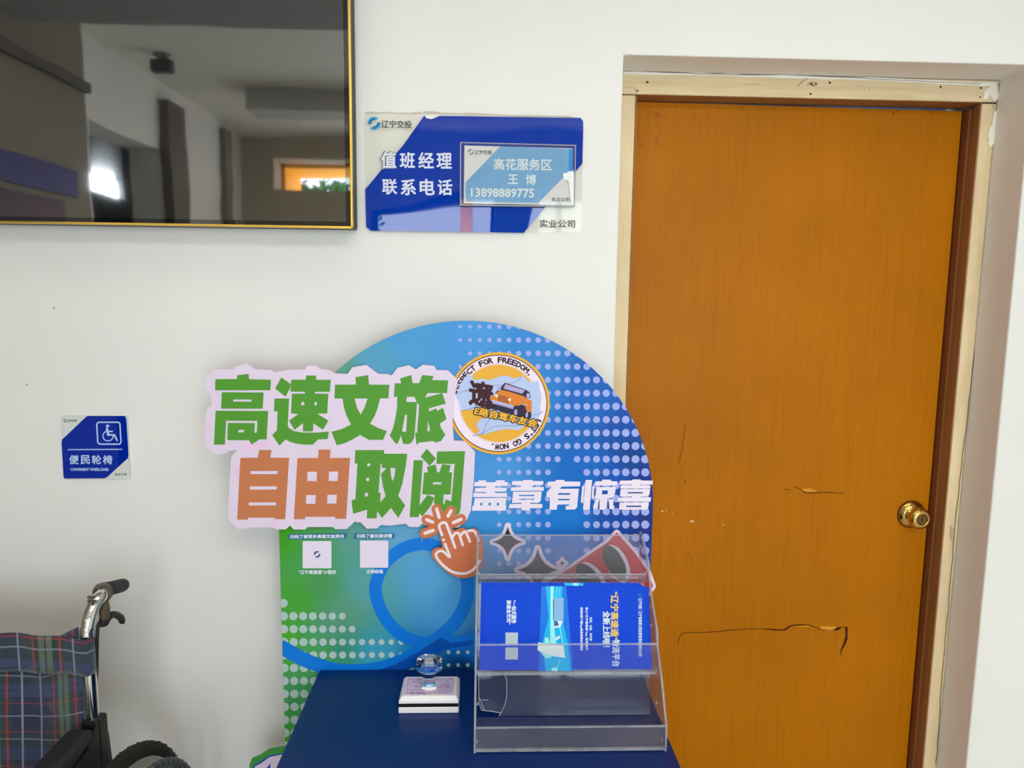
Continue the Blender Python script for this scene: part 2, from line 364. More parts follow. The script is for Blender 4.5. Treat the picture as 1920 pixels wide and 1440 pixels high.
cu = mk('window_curtain', V, Fc, CUR, label='grey blue gathered curtain hanging at the window opposite the door', cat='curtain')
cu.modifiers.new('s', 'SOLIDIFY').thickness = .003
# the lit lobby seen beyond the high opening
OR = M('ochre_wall', (235, 165, 40), rough=.6)
g = G(); g.box(tx0-.3, tx0+.03, BACK-.8, BACK-.25, 1.5, CEIL).box(tx0-.1, tx1+.8, BACK-.8, BACK-.25, tz1-.03, tz1+.06)
g.put('trim_6', OR, kind='structure')
G().box(tx1+.9, tx1+1.0, BACK-.8, BACK-.25, 1.5, CEIL).put('trim_7', OR, kind='structure')
sc0_ = mirror_hit(600, 345, Y=BACK-1.6); rnd = random.Random(5)
shr = empty('garden_shrub', (sc0_.x, BACK-1.6, 0), 'green shrub outdoors behind the high opening, seen mirrored in the television', 'shrub')
g = G()
for i in range(900):
    a = rnd.uniform(0, 6.283); rr = rnd.uniform(.1, .62); p = Vector((sc0_.x+rr*math.cos(a), BACK-1.7+.5*rr*math.sin(a), sc0_.z-.45+rnd.uniform(-.3, .55)*(1-rr*.5)))
    u_ = Vector((rnd.gauss(0, 1), rnd.gauss(0, 1), rnd.gauss(0, 1))).normalized()*.05; v_ = u_.orthogonal()*.6
    g.add([p-u_, p-v_, p+u_, p+v_], [(0, 1, 2, 3)])
g.put('foliage', M('leaf_green', (60, 110, 50), rough=.6), shr, kind='stuff')
G().tube([(sc0_.x, BACK-1.7, 0), (sc0_.x, BACK-1.7, sc0_.z-.3)], .04, 8).put('stem', M('bark', (90, 70, 50)), shr)

# ------------------------------------------------------------------ DOOR
door = empty('door_1', ((xl+xr)/2, .13, 0), None, None, kind='structure')
Y1 = DP; YL = .156
fL0 = xl-.03; fL1 = U(1187, 330, Y1).x; fR0 = U(1757, 1150, Y1).x; fR1 = xr+.0
hb = U(1520, 184, Y1).z                                        # underside of the head
ht = U(1520, 143, Y1).z
th = .13
hd = bev(G().box(xl+.001, fR1-.001, Y1, Y1+.058, hb, zt-.001).put('frame_head', PALEH, door), .002)
for nm, a, b_ in (('frame_side', xl+.001, fL1), ('frame_side', fR0, fR1-.001)):
    bev(G().box(a, b_, Y1, Y1+th, 0.001, hb-.0025).put(nm, PALE, door), .002)
# brown painted inner faces of the frame: lining boards
jd = YL-Y1
def lining(name, x0, x1, z0, z1, d=.13): return bev(G().box(x0, x1, Y1+.0005, Y1+d, z0, z1).put(name, BROWN, door), .0012)
lining('jamb_lining', fR0-.0035, fR0-.0004, .001, hb-.004); lining('jamb_lining', fL1+.0004, fL1+.0035, .001, hb-.004)
lining('head_lining', fL1+.0036, fR0-.0036, hb-.0014, hb-.0002, .058)
# rebate stop strip with the dark split on the lock side
V = [(fR0-.0095, YL-.020, .001), (fR0-.0038, YL-.020, .001), (fR0-.0038, YL+.02, .001), (fR0-.0095, YL+.02, .001)]
g = G().prism([Vector(v) for v in V], (0, 0, hb-.010)).put('door_stop', M('dark_brown_edge', (122, 72, 40), rough=.5), door)
# plaster reveal line and wall filler at the frame top-right, ragged
PL = M('filler_plaster', (232, 226, 214), rough=.8, noise=.06)
def ragged(P, j, n=4):
    o = []
    for i in range(len(P)):
        a, b_ = P[i], P[(i+1) % len(P)]
        for k in range(n):
            t = k/n; o.append((a[0]+(b_[0]-a[0])*t+random.uniform(-j, j), a[1]+(b_[1]-a[1])*t+random.uniform(-j, j)))
    return o
FP = Plate((0, Y1, 0), (0, -1, 0))
FP.ink('plaster_strip', [ragged([(1171, 134), (1400, 139), (1640, 146), (1872, 155), (1872, 162), (1640, 151), (1400, 144), (1171, 139)], 1.3, 8),
        ragged([(1846, 172), (1858, 162), (1872, 160), (1876, 188), (1862, 188), (1856, 176), (1850, 186), (1842, 188)], 1.2), ragged([(1864, 210), (1874, 200), (1868, 260), (1855, 280), (1853, 255)], 1.5),
        [(1871, 210), (1876, 210), (1806, 1000), (1773, 1440), (1766, 1440), (1800, 1000)]], PL, door, .0012)
CR = M('hairline_dark', (92, 74, 60), rough=.9)
def wig(P, j=1.0, n=6): return [(x+random.uniform(-j, j), y+random.uniform(-j, j)) for (x, y) in smooth(P, n)]
FP.ink('hairline_crack', stroke(wig([(1171, 133), (1350, 139), (1520, 142), (1700, 151), (1840, 157)], .8), .9)+stroke(wig([(1870, 155), (1874, 172), (1877, 190)], 2), 1.1)
       + stroke(wig([(1873, 205), (1868, 280), (1840, 560), (1800, 900), (1775, 1180), (1755, 1430)], 1.2, 14), 1.0), CR, door, .0016)
NL = M('nail_hole', (60, 42, 28), rough=.9)
holes = [(1214, 154, 2.2), (1195, 170, 1.8), (1520, 176, 2), (1556, 155, 2.2), (1764, 163, 2.0), (1838, 182, 1.6), (1840, 165, 1.8), (1630, 168, 1), (1530, 158, 1.3)]
FP.ink('nail_hole', [circ(x, y, r, 8) for x, y, r in holes]+stroke([(1496, 162), (1503, 153), (1514, 147)], .8)+stroke([(1513, 160), (1522, 154), (1532, 156), (1528, 162)], .8)+stroke([(1520, 157), (1525, 160)], 2.5), NL, door, .0018, kind='stuff')
FP.ink('wood_scuff', stroke(wig([(1395, 158), (1423, 157)], .5), 1)+stroke(wig([(1172, 163), (1188, 165), (1194, 175)], .6), 1)+stroke(wig([(1600, 160), (1617, 162)], .5), 1)+
       stroke(wig([(1785, 990), (1783, 1010)], 2), 5)+stroke([(1862, 192), (1863, 202), (1870, 203), (1869, 193)], 1), M('grey_scuff', (178, 158, 126), rough=.9), door, .0014)
G().box(xl+.002, xl+.02, Y1-.0012, Y1, hb-.004, hb-.0012).box(fR0+.001, xr-.002, Y1-.0008, Y1, hb-.0035, hb-.0008).put('frame_joint_gap', NL, door)
# leaf: sags to the lock side
l0 = U(1189, 190, YL); r0 = U(1811, 208.5, YL); rb = U(1697, 1440, YL)
lx0 = fL1+.005; lx1 = fR0-.013
V = [Vector(p) for p in ((lx0, YL, .012), (lx1, YL, .008), (lx1, YL, r0.z), (lx0, YL, l0.z))]
leaf = bev(fixn(G().prism(V, (0, .04, 0)).put('leaf', DOOR, door)), .0015)
print('door', lx0, lx1, r0.x, l0.x, 'top', l0.z, r0.z, 'head', hb, 'xl,xr,zt', xl, xr, zt, 'rb', rb.x)
LP = Plate((0, YL, 0), (0, -1, 0))
DC = M('split_dark', (52, 22, 8), rough=.9); TW = M('torn_veneer', (206, 138, 40), rough=.8); SM = M('veneer_stain', (158, 84, 18), rough=.6)
z6 = lambda P: Z(1240, 860, 3.6, P)
LP.ink('veneer_crack', stroke(wig(z6([(110, 1245), (150, 1180), (330, 1172), (540, 1152), (720, 1150), (820, 1156), (870, 1128), (1000, 1125), (1060, 1148), (1150, 1160), (1200, 1140), (1250, 1140)]), .5, 5), 1.1)
       + stroke(wig(z6([(700, 1150), (825, 1157), (880, 1127), (960, 1122)]), .3, 5), 1.8)
       + [z6([(1240, 1140), (1258, 1135), (1256, 1220), (1240, 1260), (1215, 1300), (1212, 1345), (1208, 1300), (1232, 1240), (1246, 1190)])]
       + [z6([(1165, 1158), (1190, 1138), (1215, 1142), (1190, 1160)])]
       + stroke(wig(z6([(830, 205), (870, 212)]), .4), .9)+stroke(wig(z6([(900, 190), (940, 205), (980, 232), (1100, 227), (1230, 235)]), .3), 1.2)
       + stroke(z6([(165, 140), (163, 165)]), .9)+stroke([(1285, 795), (1280, 840), (1272, 870)], .7), DC, leaf, .0006)
LP.ink('torn_veneer', [ragged(z6([(1075, 1132), (1180, 1130), (1165, 1160), (1130, 1168), (1070, 1150)]), .6, 3), ragged(z6([(935, 205), (1000, 200), (1060, 222), (985, 228)]), .5, 2), ragged(z6([(920, 1128), (1000, 1130), (1000, 1136), (925, 1134)]), .3, 2)], TW, leaf, .0004)
LP.ink('chipped_spot', [z6([(195, 417), (222, 420), (220, 428), (197, 426)]), z6([(0, 352), (14, 352), (12, 360), (0, 360)]), z6([(28, 346), (38, 354), (32, 356)]), circ(1356.5, 984, 1.2, 8), circ(1261, 963, .8, 6)], M('chip_white', (232, 205, 170)), leaf, .0005)
z5 = lambda P: Z(1140, 150, 8, P)
LP.ink('tape_residue', stroke(wig(z5([(480, 440), (470, 640), (465, 860), (560, 860)]), .3), .9)+stroke(wig(z5([(780, 490), (770, 860)]), .3), .9)+stroke(wig(z5([(600, 400), (600, 480), (780, 490)]), .4), .8)
       + [z5([(440, 990), (460, 930), (540, 990)]), z5([(660, 520), (785, 490), (780, 565)]), z5([(430, 885), (470, 870), (490, 900), (450, 912)]), z5([(700, 880), (760, 860), (735, 980), (700, 985), (715, 900)]), z5([(510, 415), (550, 412), (545, 432), (515, 430)])]
       + stroke(z5([(620, 800), (640, 820), (625, 845)]), .8)+stroke(z5([(610, 885), (660, 885)]), .8), SM, leaf, .0005)
LP.ink('stain_mark', stroke([(1676, 210), (1674, 216)], 2)+stroke([(1684, 206), (1680, 210)], 1.5)+stroke([(1745, 207), (1747, 214)], 1)+stroke([(1752, 205), (1755, 211)], 1)+[circ(1738, 209, 1.2, 6), circ(1782, 367, 1.2, 6)]+stroke([(1292, 1035), (1300, 1060)], .8), M('dark_smudge', (120, 52, 14)), leaf, .0006)
# knob set
BR = M('brass', lincol=(.74, .47, .13), rough=.16, metal=1, noise=.12, nscale=60)
BRD = M('dark_brass', lincol=(.20, .13, .05), rough=.35, metal=1)
kc = U(1708, 964, YL)
kn = G().lathe(kc, (0, -1, 0), [(0, .034), (.003, .0345), (.006, .033), (.0085, .029), (.010, .028), (.0115, .024), (.014, .020), (.016, .0195)], 40).put('rosette', BR, door, smooth=True)
kc2 = kc
k2 = G().lathe(kc2+Vector((0, -.012, 0)), (0, -1, 0), [(0, .014), (.004, .0125), (.008, .0135), (.011, .0200), (.015, .0250), (.021, .0275), (.027, .0270), (.032, .0240), (.0355, .0195), (.037, .0150), (.0362, .0140), (.0345, .0135), (.0340, .0134)], 40).put('knob', BR, door, smooth=True)
G().lathe(kc2+Vector((0, -.0450, 0)), (0, -1, 0), [(0, .0125), (.002, .0125), (.003, .0115)], 28).put('lock_cylinder', BRD, k2, smooth=False)
G().box(kc2.x-.001, kc2.x+.001, kc2.y-.0487, kc2.y-.0475, kc2.z-.005, kc2.z+.005).put('keyhole', M('keyhole_black', (14, 12, 10)), k2)
G().lathe(kc+Vector((0, -.0005, 0)), (0, -1, 0), [(0, .0365), (.0012, .0365)], 40).put('rosette_gap', M('knob_backing', (70, 40, 16)), door)

# ================================================================== TELEVISION
TY = -.065
tr = U(659, 215, TY).x; tb = U(400, 424.5, TY).z
tl = tr-1.30; tt = tb+.75
tv = empty('television', ((tl+tr)/2, TY, tb), 'large black wall-mounted television with thin gold trim, switched off', 'television')
cs = bev(G().box(tl+.002, tr-.002, TY+.004, -.001, tb+.002, tt-.002).put('housing', BLK, tv), .004)
def scr_mat(name, base, rough, ior, wob):
    m, nt, b = node_mat(name); N = nt.nodes.new; L = nt.links.new
    b.inputs['Base Color'].default_value = (*base, 1); b.inputs['Roughness'].default_value = rough; b.inputs['IOR'].default_value = ior
    tc = N('ShaderNodeTexCoord'); mp = N('ShaderNodeMapping'); mp.inputs['Scale'].default_value = wob[2]; L(tc.outputs['Object'], mp.inputs['Vector'])
    n = N('ShaderNodeTexNoise'); n.inputs['Scale'].default_value = wob[0]; n.inputs['Detail'].default_value = 1; L(mp.outputs[0], n.inputs['Vector'])
    bp = N('ShaderNodeBump'); bp.inputs['Strength'].default_value = 1; bp.inputs['Distance'].default_value = wob[1]; L(n.outputs[0], bp.inputs['Height']); L(bp.outputs[0], b.inputs['Normal'])
    return m
bev(G().box(tl+.003, tr-.003, TY, TY+.005, tb+.003, tt-.003).put('bezel', scr_mat('black_gloss_bezel', (.004, .004, .005), .03, 2.1, (3, .0003, (1, 1, 1))), tv), .001)
bx = U(646, 215, TY).x; bz = U(400, 412, TY).z
G().box(tl+.02, bx, TY-.0006, TY+.001, bz, tt-.02).put('screen', scr_mat('dark_screen_glass', (.010, .010, .011), .03, 3.3, (3, .00035, (1.5, 1, 2.5))), tv)
GOLD = M('gold_trim', lincol=(.95, .60, .10), rough=.28, metal=.85)
g = G(); t = .0045; y0, y1 = TY-.003, TY+.008
g.box(tl, tr, y0, y1, tb, tb+t).box(tl, tr, y0, y1, tt-t, tt).box(tl, tl+t, y0, y1, tb, tt).box(tr-t, tr, y0, y1, tb, tt)
bev(g.put('gold_trim', GOLD, tv), .0012)
# notice on the partition and ceiling fittings that the screen mirrors
a = mirror_hit(0, 333, X=XP+.01); b = mirror_hit(148, 372, X=XP+.01)
ntb = empty('notice_board', (XP+.01, b.y, b.z), 'blue notice banner high on the side partition, seen mirrored in the television', 'notice board')
g = G().box(XP, XP+.012, b.y, -.9, b.z, b.z+.11).put('panel', M('notice_blue', (60, 60, 120), rough=.4), ntb)
g = G()
for i in range(6): g.box(XP+.012, XP+.014, -.95-i*.13, -.86-i*.13-.0, b.z+.035, b.z+.075)
G().box(XP, XP+.01, b.y+.1, -1.0, b.z-.25, b.z-.03).put('lower_panel', M('notice_wine', (80, 50, 66), rough=.4), ntb)
cc = mirror_hit(306, 136, Y=-2.75); cc.z = CEIL
cm = empty('ceiling_camera', cc, 'small dark grey camera fixed to the ceiling, seen mirrored in the television', 'camera')
G().lathe(cc, (0, 0, -1), [(0, .05), (.01, .05), (.015, .03), (.04, .02)], 20).put('mount', M('camera_grey', (120, 120, 118)), cm, smooth=True)
bev(G().box(cc.x-.06, cc.x+.06, cc.y-.03, cc.y+.03, cc.z-.10, cc.z-.035).put('body', M('camera_dark', (60, 62, 64)), cm), .008)

# ================================================================== DUTY MANAGER SIGN
SY = -.008
SP = Plate((0, SY, 0), (0, -1, 0))
z2 = lambda P: Z(660, 190, 4.174, P)
sc_ = U(888, 434, 0)
sg = empty('duty_manager_sign', (sc_.x, SY, sc_.z), 'large blue and clear acrylic sign with white writing, beside the television', 'sign')
outl = z2([(95, 110), (110, 98), (560, 108), (1790, 128), (1808, 150), (1810, 200), (1795, 1005), (1770, 1022), (1350, 1030), (150, 1014), (110, 985), (104, 700)])
SP.plaque('acrylic_panel', outl, acrylic('sign_acrylic', .02, 0, (.99, .99, .97)), sg, 0, .006)
def glossy_print(name, rgb, amp, scl, ior=1.9, k=1.1):
    m, nt, b = node_mat(name); N = nt.nodes.new; L = nt.links.new
    b.inputs['Base Color'].default_value = (*[v*k for v in lin(rgb)], 1); b.inputs['Roughness'].default_value = .02; b.inputs['IOR'].default_value = ior
    tc = N('ShaderNodeTexCoord'); n = N('ShaderNodeTexNoise'); n.inputs['Scale'].default_value = scl; n.inputs['Detail'].default_value = 0; L(tc.outputs['Object'], n.inputs['Vector'])
    bp = N('ShaderNodeBump'); bp.inputs['Strength'].default_value = 1; bp.inputs['Distance'].default_value = amp; L(n.outputs[0], bp.inputs['Height']); L(bp.outputs[0], b.inputs['Normal'])
    return m
SB = glossy_print('sign_blue', (0, 50, 158), .009, 3.2, 1.6)
SP.ink('blue_print', [z2([(565, 112), (1790, 130), (1808, 155), (1810, 200), (1803, 485), (1345, 1028), (150, 1012), (112, 985), (104, 690), (235, 530), (400, 345)])], SB, sg, .0004)
SP.ink('peeled_corner', [ragged(z2([(570, 112), (700, 106), (650, 130), (620, 140), (580, 132)]), .4, 2)], M('peel_white', (225, 225, 222)), sg, .0008)
Plate((0, -.0004, 0), (0, -1, 0)).ink('glue_residue', [ragged([(684, 210), (760, 211), (800, 209), (880, 212), (1070, 218), (1078, 221), (900, 217), (800, 214), (684, 214)], 1.2, 5)], M('old_glue', (196, 188, 170), rough=.9), sg, 0)
LT = M('sign_letter_white', (206, 212, 226), rough=.3)
LG = M('sign_letter_grey', (70, 66, 60), rough=.4)
def logo(plate, par, cx, cy, r, e, c1, c2, name='logo'):
    def arc(a0, a1, ro, ri, n=9):
        P = [(cx+ro*math.cos(math.radians(a0+(a1-a0)*i/n)), cy+ro*math.sin(math.radians(a0+(a1-a0)*i/n))) for i in range(n+1)]
        return P+[(cx+ri*math.cos(math.radians(a0+(a1-a0)*i/n)), cy+ri*math.sin(math.radians(a0+(a1-a0)*i/n))) for i in range(n, -1, -1)]
    plate.ink(name, [arc(170, 308, r*1.0, r*.70), arc(-10, 128, r*1.0, r*.70)], c1, par, e)
    plate.ink(name+'_inner', [arc(168, 285, r*.71, r*.48), arc(-12, 105, r*.71, r*.48)], c2, par, e)
LB1 = M('logo_cyan', (20, 150, 205)); LB2 = M('logo_deep_blue', (15, 90, 150))
logo(SP, sg, 701.5, 231, 12, .0006, LB1, LB2)
write(SP, 'logo_lettering', [row('辽宁交投', 715, 225.5, 772, 239.5, .25, 1)], LG, sg, .0006)
SP.ink('lettering_outline', [], LG, sg, .0007) if False else None
write(SP, 'lettering_edge', [row(c, x0-.7, y0-.5, x0+28.7, y0+31.5, 1.3) for c, x0, y0 in (('值', 714, 284.5),)], M('letter_edge_grey', (120, 120, 116)), sg, .0006)  # slightly larger grey copy behind the first character
for rw_ in ((('值', 715, 285, 27.5, 30), ('班', 750, 286, 27.5, 29), ('经', 785, 286, 28, 29), ('理', 819, 287.5, 27.5, 28)),
      (('联', 717, 336, 27, 28), ('系', 752, 336.5, 27.5, 29), ('电', 787.5, 336, 27, 29.5), ('话', 821, 337, 26.5, 28.5))): write(SP, 'lettering', [row(c, x, y, x+wd, y+h, .75) for c, x, y, wd, h in rw_], LT, sg, .0009)
write(SP, 'company_lettering', [row('实业公司', 1012, 412, 1078, 426.5, .2, .5)], LG, sg, .0006)
# card pocket
chp = SP.plaque('card_pocket', z2([(850, 322), (1750, 345), (1738, 822), (1690, 832), (848, 812)]), acrylic('pocket_acrylic', .03, 0, (.97, .97, .97)), sg, .0060, .0012)
SP.ink('name_card', [z2([(880, 345), (1728, 368), (1715, 815), (875, 798)])], M('card_white', (222, 220, 218), rough=.4), chp, .0035)
SP.ink('card_blue_print', [z2([(1160, 352), (1705, 372), (1697, 540), (1640, 610), (1460, 795), (890, 785), (888, 635)])], M('card_light_blue', (112, 170, 214), rough=.4, noise=.10, nscale=60), chp, .0038)
SP.ink('card_blue_strip', [z2([(1700, 372), (1732, 373), (1725, 545), (1695, 545)])], M('strip_cyan', (0, 140, 220)), chp, .0040)
g = G(); SP.ink('pocket_rim', stroke(z2([(850, 322), (1750, 345), (1740, 822)]), 2)+stroke(z2([(1738, 822), (848, 812), (850, 322)]), 2.2), M('rim_grey', (150, 150, 152), rough=.3), chp, .0064)
SP.ink('pocket_shadow_edge', stroke(z2([(850, 818), (1510, 826)]), 1.6), M('pocket_shadow_dark', (60, 66, 80)), chp, .0063)  # dark line painted as the shade under the pocket's lower edge
SP.ink('torn_clear_edge', [ragged(z2([(1690, 560), (1735, 540), (1738, 810), (1715, 815)]), .8, 3), ragged(z2([(1650, 565), (1700, 545), (1700, 620), (1660, 615)]), 1.2, 2)], M('clear_crack', (226, 236, 244)), chp, .0065)
write(SP, 'card_lettering', [row('高花服务区', 926, 297, 1034.5, 318, .45, 1.5), row('王', 953, 327.5, 971, 344.5, .5), row('博', 986, 327.5, 1005, 346, .4),
      row('13898889775', 883.5, 353, 1001, 368.5, .7, 1.5)], M('card_letter', (222, 232, 240)), chp, .0042)
for rw_ in (row('辽宁交投', 890.5, 281.5, 922, 289.5, .15), row('实业公司', 1034.5, 370, 1067, 377.5, .15, .5)): write(SP, 'card_small_lettering', [rw_], LG, chp, .0042)
logo(SP, chp, 882.5, 285, 5.5, .0041, M('logo_grey', (130, 150, 165)), M('logo_grey2', (110, 130, 150)), 'card_logo')

# ================================================================== WHEELCHAIR SIGN
WP = Plate((0, -.006, 0), (0, -1, 0))
z8 = lambda P: Z(80, 760, 9, P)
sc_ = U(178, 897, 0)
wsn = empty('wheelchair_sign', (sc_.x, -.006, sc_.z), 'small square blue wall sign with white wheelchair symbol', 'sign')
WP.plaque('acrylic_panel', z8([(300, 195), (330, 182), (1395, 182), (1420, 200), (1468, 1215), (1450, 1235), (370, 1238), (350, 1215)]), M('clear_sign_backing', (205, 208, 206), rough=.2), wsn, 0, .005)
WP.ink('blue_print', [z8([(755, 180), (1390, 180), (1412, 240), (1448, 830), (1440, 890), (1090, 1210), (1040, 1232), (370, 1236), (352, 1210), (318, 640), (328, 575), (400, 510), (720, 205)])], glossy_print('sign_blue_2', (0, 36, 148), .002, 3, 1.45), wsn, .0004)
WI = M('sign_icon_white', (175, 195, 240), rough=.4)
def ringpx(P, w): return stroke(P+[P[0]], w, 8)
WP.ink('symbol', ringpx(z8([(940, 285), (1280, 285), (1303, 310), (1322, 620), (1300, 655), (960, 655), (930, 625), (912, 320)]), 2.6)
       + [z8(circ(1095, 350, 27, 16))] + stroke(z8([(1085, 400), (1108, 500)]), 4.6)+stroke(z8([(1105, 440), (1175, 440)]), 2.6)+stroke(z8([(1112, 498), (1212, 500), (1255, 590)]), 3.2)
       + stroke(z8([(1060, 440), (1025, 480), (1015, 530), (1040, 580), (1090, 602), (1145, 592), (1180, 560), (1190, 520)]), 2)+stroke(z8([(430, 748), (1340, 742)]), 1.9), WI, wsn, .0006)
write(WP, 'lettering', [row(c, 80+x/9, 760+845/9, 80+(x+152)/9, 760+990/9, .55) for c, x in (('便', 452), ('民', 645), ('轮', 833), ('椅', 1020))]+[row('CONVENIENT WHEELCHAIR', 132, 877.5, 203.5, 882.8, .2)], WI, wsn, .0006)
for rw_ in (row('辽宁交投', 126.5, 786.5, 144.5, 790.8, .1), row('实业公司', 215, 887, 237, 891.5, .1)): write(WP, 'small_lettering', [rw_], LG, wsn, .0006)
logo(WP, wsn, 122, 788.7, 3.2, .0006, M('logo_green', (50, 110, 120)), LB2)

# ================================================================== STANDEE (arched display board)
BY = -.11; TH = .02
BP = Plate((0, BY, 0), (0, -1, 0))
CX, CY, RR = 876.5, 953, 351
cw = U(CX, CY, BY); rw = (U(CX+RR, CY, BY)-U(CX-RR, CY, BY)).length/2
ang = [math.pi-math.pi*i/48 for i in range(49)]
arch = [Vector((cw.x+rw*math.cos(a), BY, cw.z+rw*math.sin(a))) for a in ang]
outw = arch+[Vector((cw.x+rw, BY, .002)), Vector((cw.x-rw, BY, .002))]
st = empty('display_board', (cw.x, BY, 0), 'tall arched display board printed green to blue, with big green headline cut-out', 'display board')
bev(fixn(G().prism(outw, (0, TH, 0)).put('board', M('foam_board_edge', (190, 200, 205), rough=.6), st)), .001)
# two floor feet behind
for sx in (-.25, .25): G().box(cw.x+sx-.02, cw.x+sx+.02, BY+TH, -.01, .002, .03).put('foot', BLK, st)
CL = [(1186, 850, 2, 66, 140), (1130, 700, 14, 92, 184), (1160, 960, 14, 72, 165), (1100, 880, 14, 104, 198), (530, 1000, 64, 160, 32), (530, 1200, 72, 168, 40), (560, 1120, 72, 165, 52), (600, 1100, 76, 155, 90), (640, 1150, 92, 158, 128), (690, 1100, 90, 165, 168), (560, 1400, 62, 160, 56), (530, 1440, 66, 160, 40), (640, 690, 92, 158, 140),
      (700, 670, 86, 160, 196), (760, 630, 74, 156, 214), (885, 620, 72, 152, 222), (1000, 660, 54, 136, 212), (1000, 740, 44, 132, 212), (1100, 760, 24, 104, 196), (1180, 800, 20, 76, 170), (1210, 900, 24, 50, 140), (1222, 980, 30, 46, 128),
      (1150, 900, 16, 84, 182), (1060, 950, 16, 118, 208), (930, 900, 70, 150, 220), (930, 1000, 56, 144, 216), (760, 1000, 98, 166, 208), (800, 1080, 88, 166, 218), (850, 1150, 74, 155, 215), (1215, 1060, 34, 60, 150), (1050, 1040, 24, 112, 205),
      (700, 1230, 60, 160, 190), (600, 1230, 74, 160, 92), (640, 1230, 60, 150, 120), (780, 1240, 20, 130, 195), (880, 1220, 10, 110, 195), (870, 1250, 4, 60, 120), (1100, 1300, 10, 60, 150), (620, 1320, 60, 150, 90), (600, 1000, 76, 160, 80), (660, 1000, 92, 160, 150), (520, 900, 64, 160, 40), (1225, 1400, 30, 46, 120)]
CL = [(x, y, lin((r, g_, b_))) for x, y, r, g_, b_ in CL]
def bcol(px, py):
    W = 0; c = [0, 0, 0]
    for x, y, cc_ in CL:
        d = ((px-x)**2+(py-y)**2+120)**-1.7; W += d
        for i in range(3): c[i] += cc_[i]*d
    return [v/W*1.0 for v in c]
def project(p):
    v = Vector(p)-CAM; return (960+F*v.dot(RGT)/v.dot(FWD), 720+F*v.dot(DWN)/v.dot(FWD))
# printed face: fine grid clipped to the outline, ink colour per corner
w2d = [(v.x, v.z) for v in outw]; V = []; Fc = []; VC = []
nx, nz = 56, 92; z_lo, z_hi = .45, cw.z+rw; wx = 2*rw
for i in range(nx):
    for j in range(nz+1):
        xa, xb = cw.x-rw+wx*i/nx, cw.x-rw+wx*(i+1)/nx
        if j == nz: za, zb = .003, z_lo
        else: za, zb = z_lo+(z_hi-z_lo)*j/nz, z_lo+(z_hi-z_lo)*(j+1)/nz
        q = clip([(xa, za), (xb, za), (xb, zb), (xa, zb)], w2d)
        if len(q) < 3: continue
        b0 = len(V)
        for (x, z) in q:
            V.append((x, BY-.0003, z)); VC.append(bcol(*project((x, BY, max(z, z_lo)))))
        Fc.append(tuple(range(b0, b0+len(q))))
pm, nt, bs = node_mat('printed_gradient'); at = nt.nodes.new('ShaderNodeVertexColor'); at.layer_name = 'ink'; nt.links.new(at.outputs[0], bs.inputs['Base Color']); bs.inputs['Roughness'].default_value = .42; bs.inputs['Specular IOR Level'].default_value = .15
pf = mk('printed_face', V, Fc, pm, st)
ca = pf.data.color_attributes.new('ink', 'FLOAT_COLOR', 'POINT')
for i, c in enumerate(VC): ca.data[i].color = (*c, 1)
bm = bmesh.new(); bm.from_mesh(pf.data); bmesh.ops.recalc_face_normals(bm, faces=bm.faces)
if bm.faces[0].normal.y > 0: bmesh.ops.reverse_faces(bm, faces=bm.faces)
bm.to_mesh(pf.data); bm.free()
ap = [project(v) for v in arch]; ap = ap+[(530.5, 1460), (0, 0)][:0]+[project(Vector((cw.x+rw, BY, .35))), project(Vector((cw.x-rw, BY, .35)))]
# halftone dots
dots = []
for r in range(20):
    y = 612.5+25.05*r-.02*r*r
    for c in range(20):
        x = 863+18.25*c
        if y > 850 and x < 930: continue
        if r == 2 and c == 0: continue
        if 1040 < x < 1084 and 880 < y: continue
        if 1050 < x < 1070 and 850 < y: continue
        if x < 910 and y > 860: continue
        rad = 3.5+4.2*(x-863)/345
        q = clip(circ(x, y, rad, 16), ap)
        if len(q) > 2: dots.append(q)
BP.ink('halftone_dots', dots, M('dot_lilac', (152, 164, 224), rough=.45), st, .0005, kind='stuff')
dots = []
for r in range(17):
    y = 1131+24.3*r; n = [1, 7, 8, 13, 15][r] if r < 5 else 17
    for c in range(n):
        x = 531.5+18.3*c+.3*r
        rad = 8.2-.26*c
        if rad < 2.5: continue
        q = clip(circ(x, y, rad, 16), ap)
        if len(q) > 2: dots.append(q)
for (x, y) in ((841, 1223), (859, 1223), (877, 1223), (841, 1247), (859, 1247), (877, 1247)): dots.append(circ(x, y, 3.6, 12))
BP.ink('halftone_dots', dots, M('dot_pale_green', (170, 192, 190), rough=.45), st, .0005, kind='stuff')
# blue loop ribbon
zA = lambda P: Z(500, 940, 4.5, P)
rb_ = smooth(zA([(1310, 355), (1150, 400), (1000, 520), (925, 680), (925, 800), (980, 950), (1080, 1080), (1200, 1160), (1330, 1195), (1500, 1205), (1700, 1175), (1850, 1130), (2000, 1060)]), 5)
rb2 = smooth(zA([(1310, 355), (1450, 390), (1600, 490), (1680, 620), (1697, 760), (1670, 880), (1600, 1010), (1500, 1110), (1400, 1190), (1250, 1290), (1080, 1370), (900, 1420), (620, 1430), (400, 1370), (230, 1290), (112, 1222)]), 5)
def strip(P, w0, w1=None):
    w1 = w1 or w0; L_ = []; R_ = []; m = len(P)
    for i, p in enumerate(P):
        a, b = P[max(i-1, 0)], P[min(i+1, m-1)]; dx, dy = b[0]-a[0], b[1]-a[1]; L = math.hypot(dx, dy) or 1; h = (w0+(w1-w0)*i/m)/2
        L_.append((p[0]-dy/L*h, p[1]+dx/L*h)); R_.append((p[0]+dy/L*h, p[1]-dx/L*h))
    return [[L_[i], L_[i+1], R_[i+1], R_[i]] for i in range(m-1)]
cl_ = lambda Q: [q for q in (clip(p, ap) for p in Q) if len(q) > 2]
RBM = M('ribbon_blue', (0, 116, 214), rough=.42)
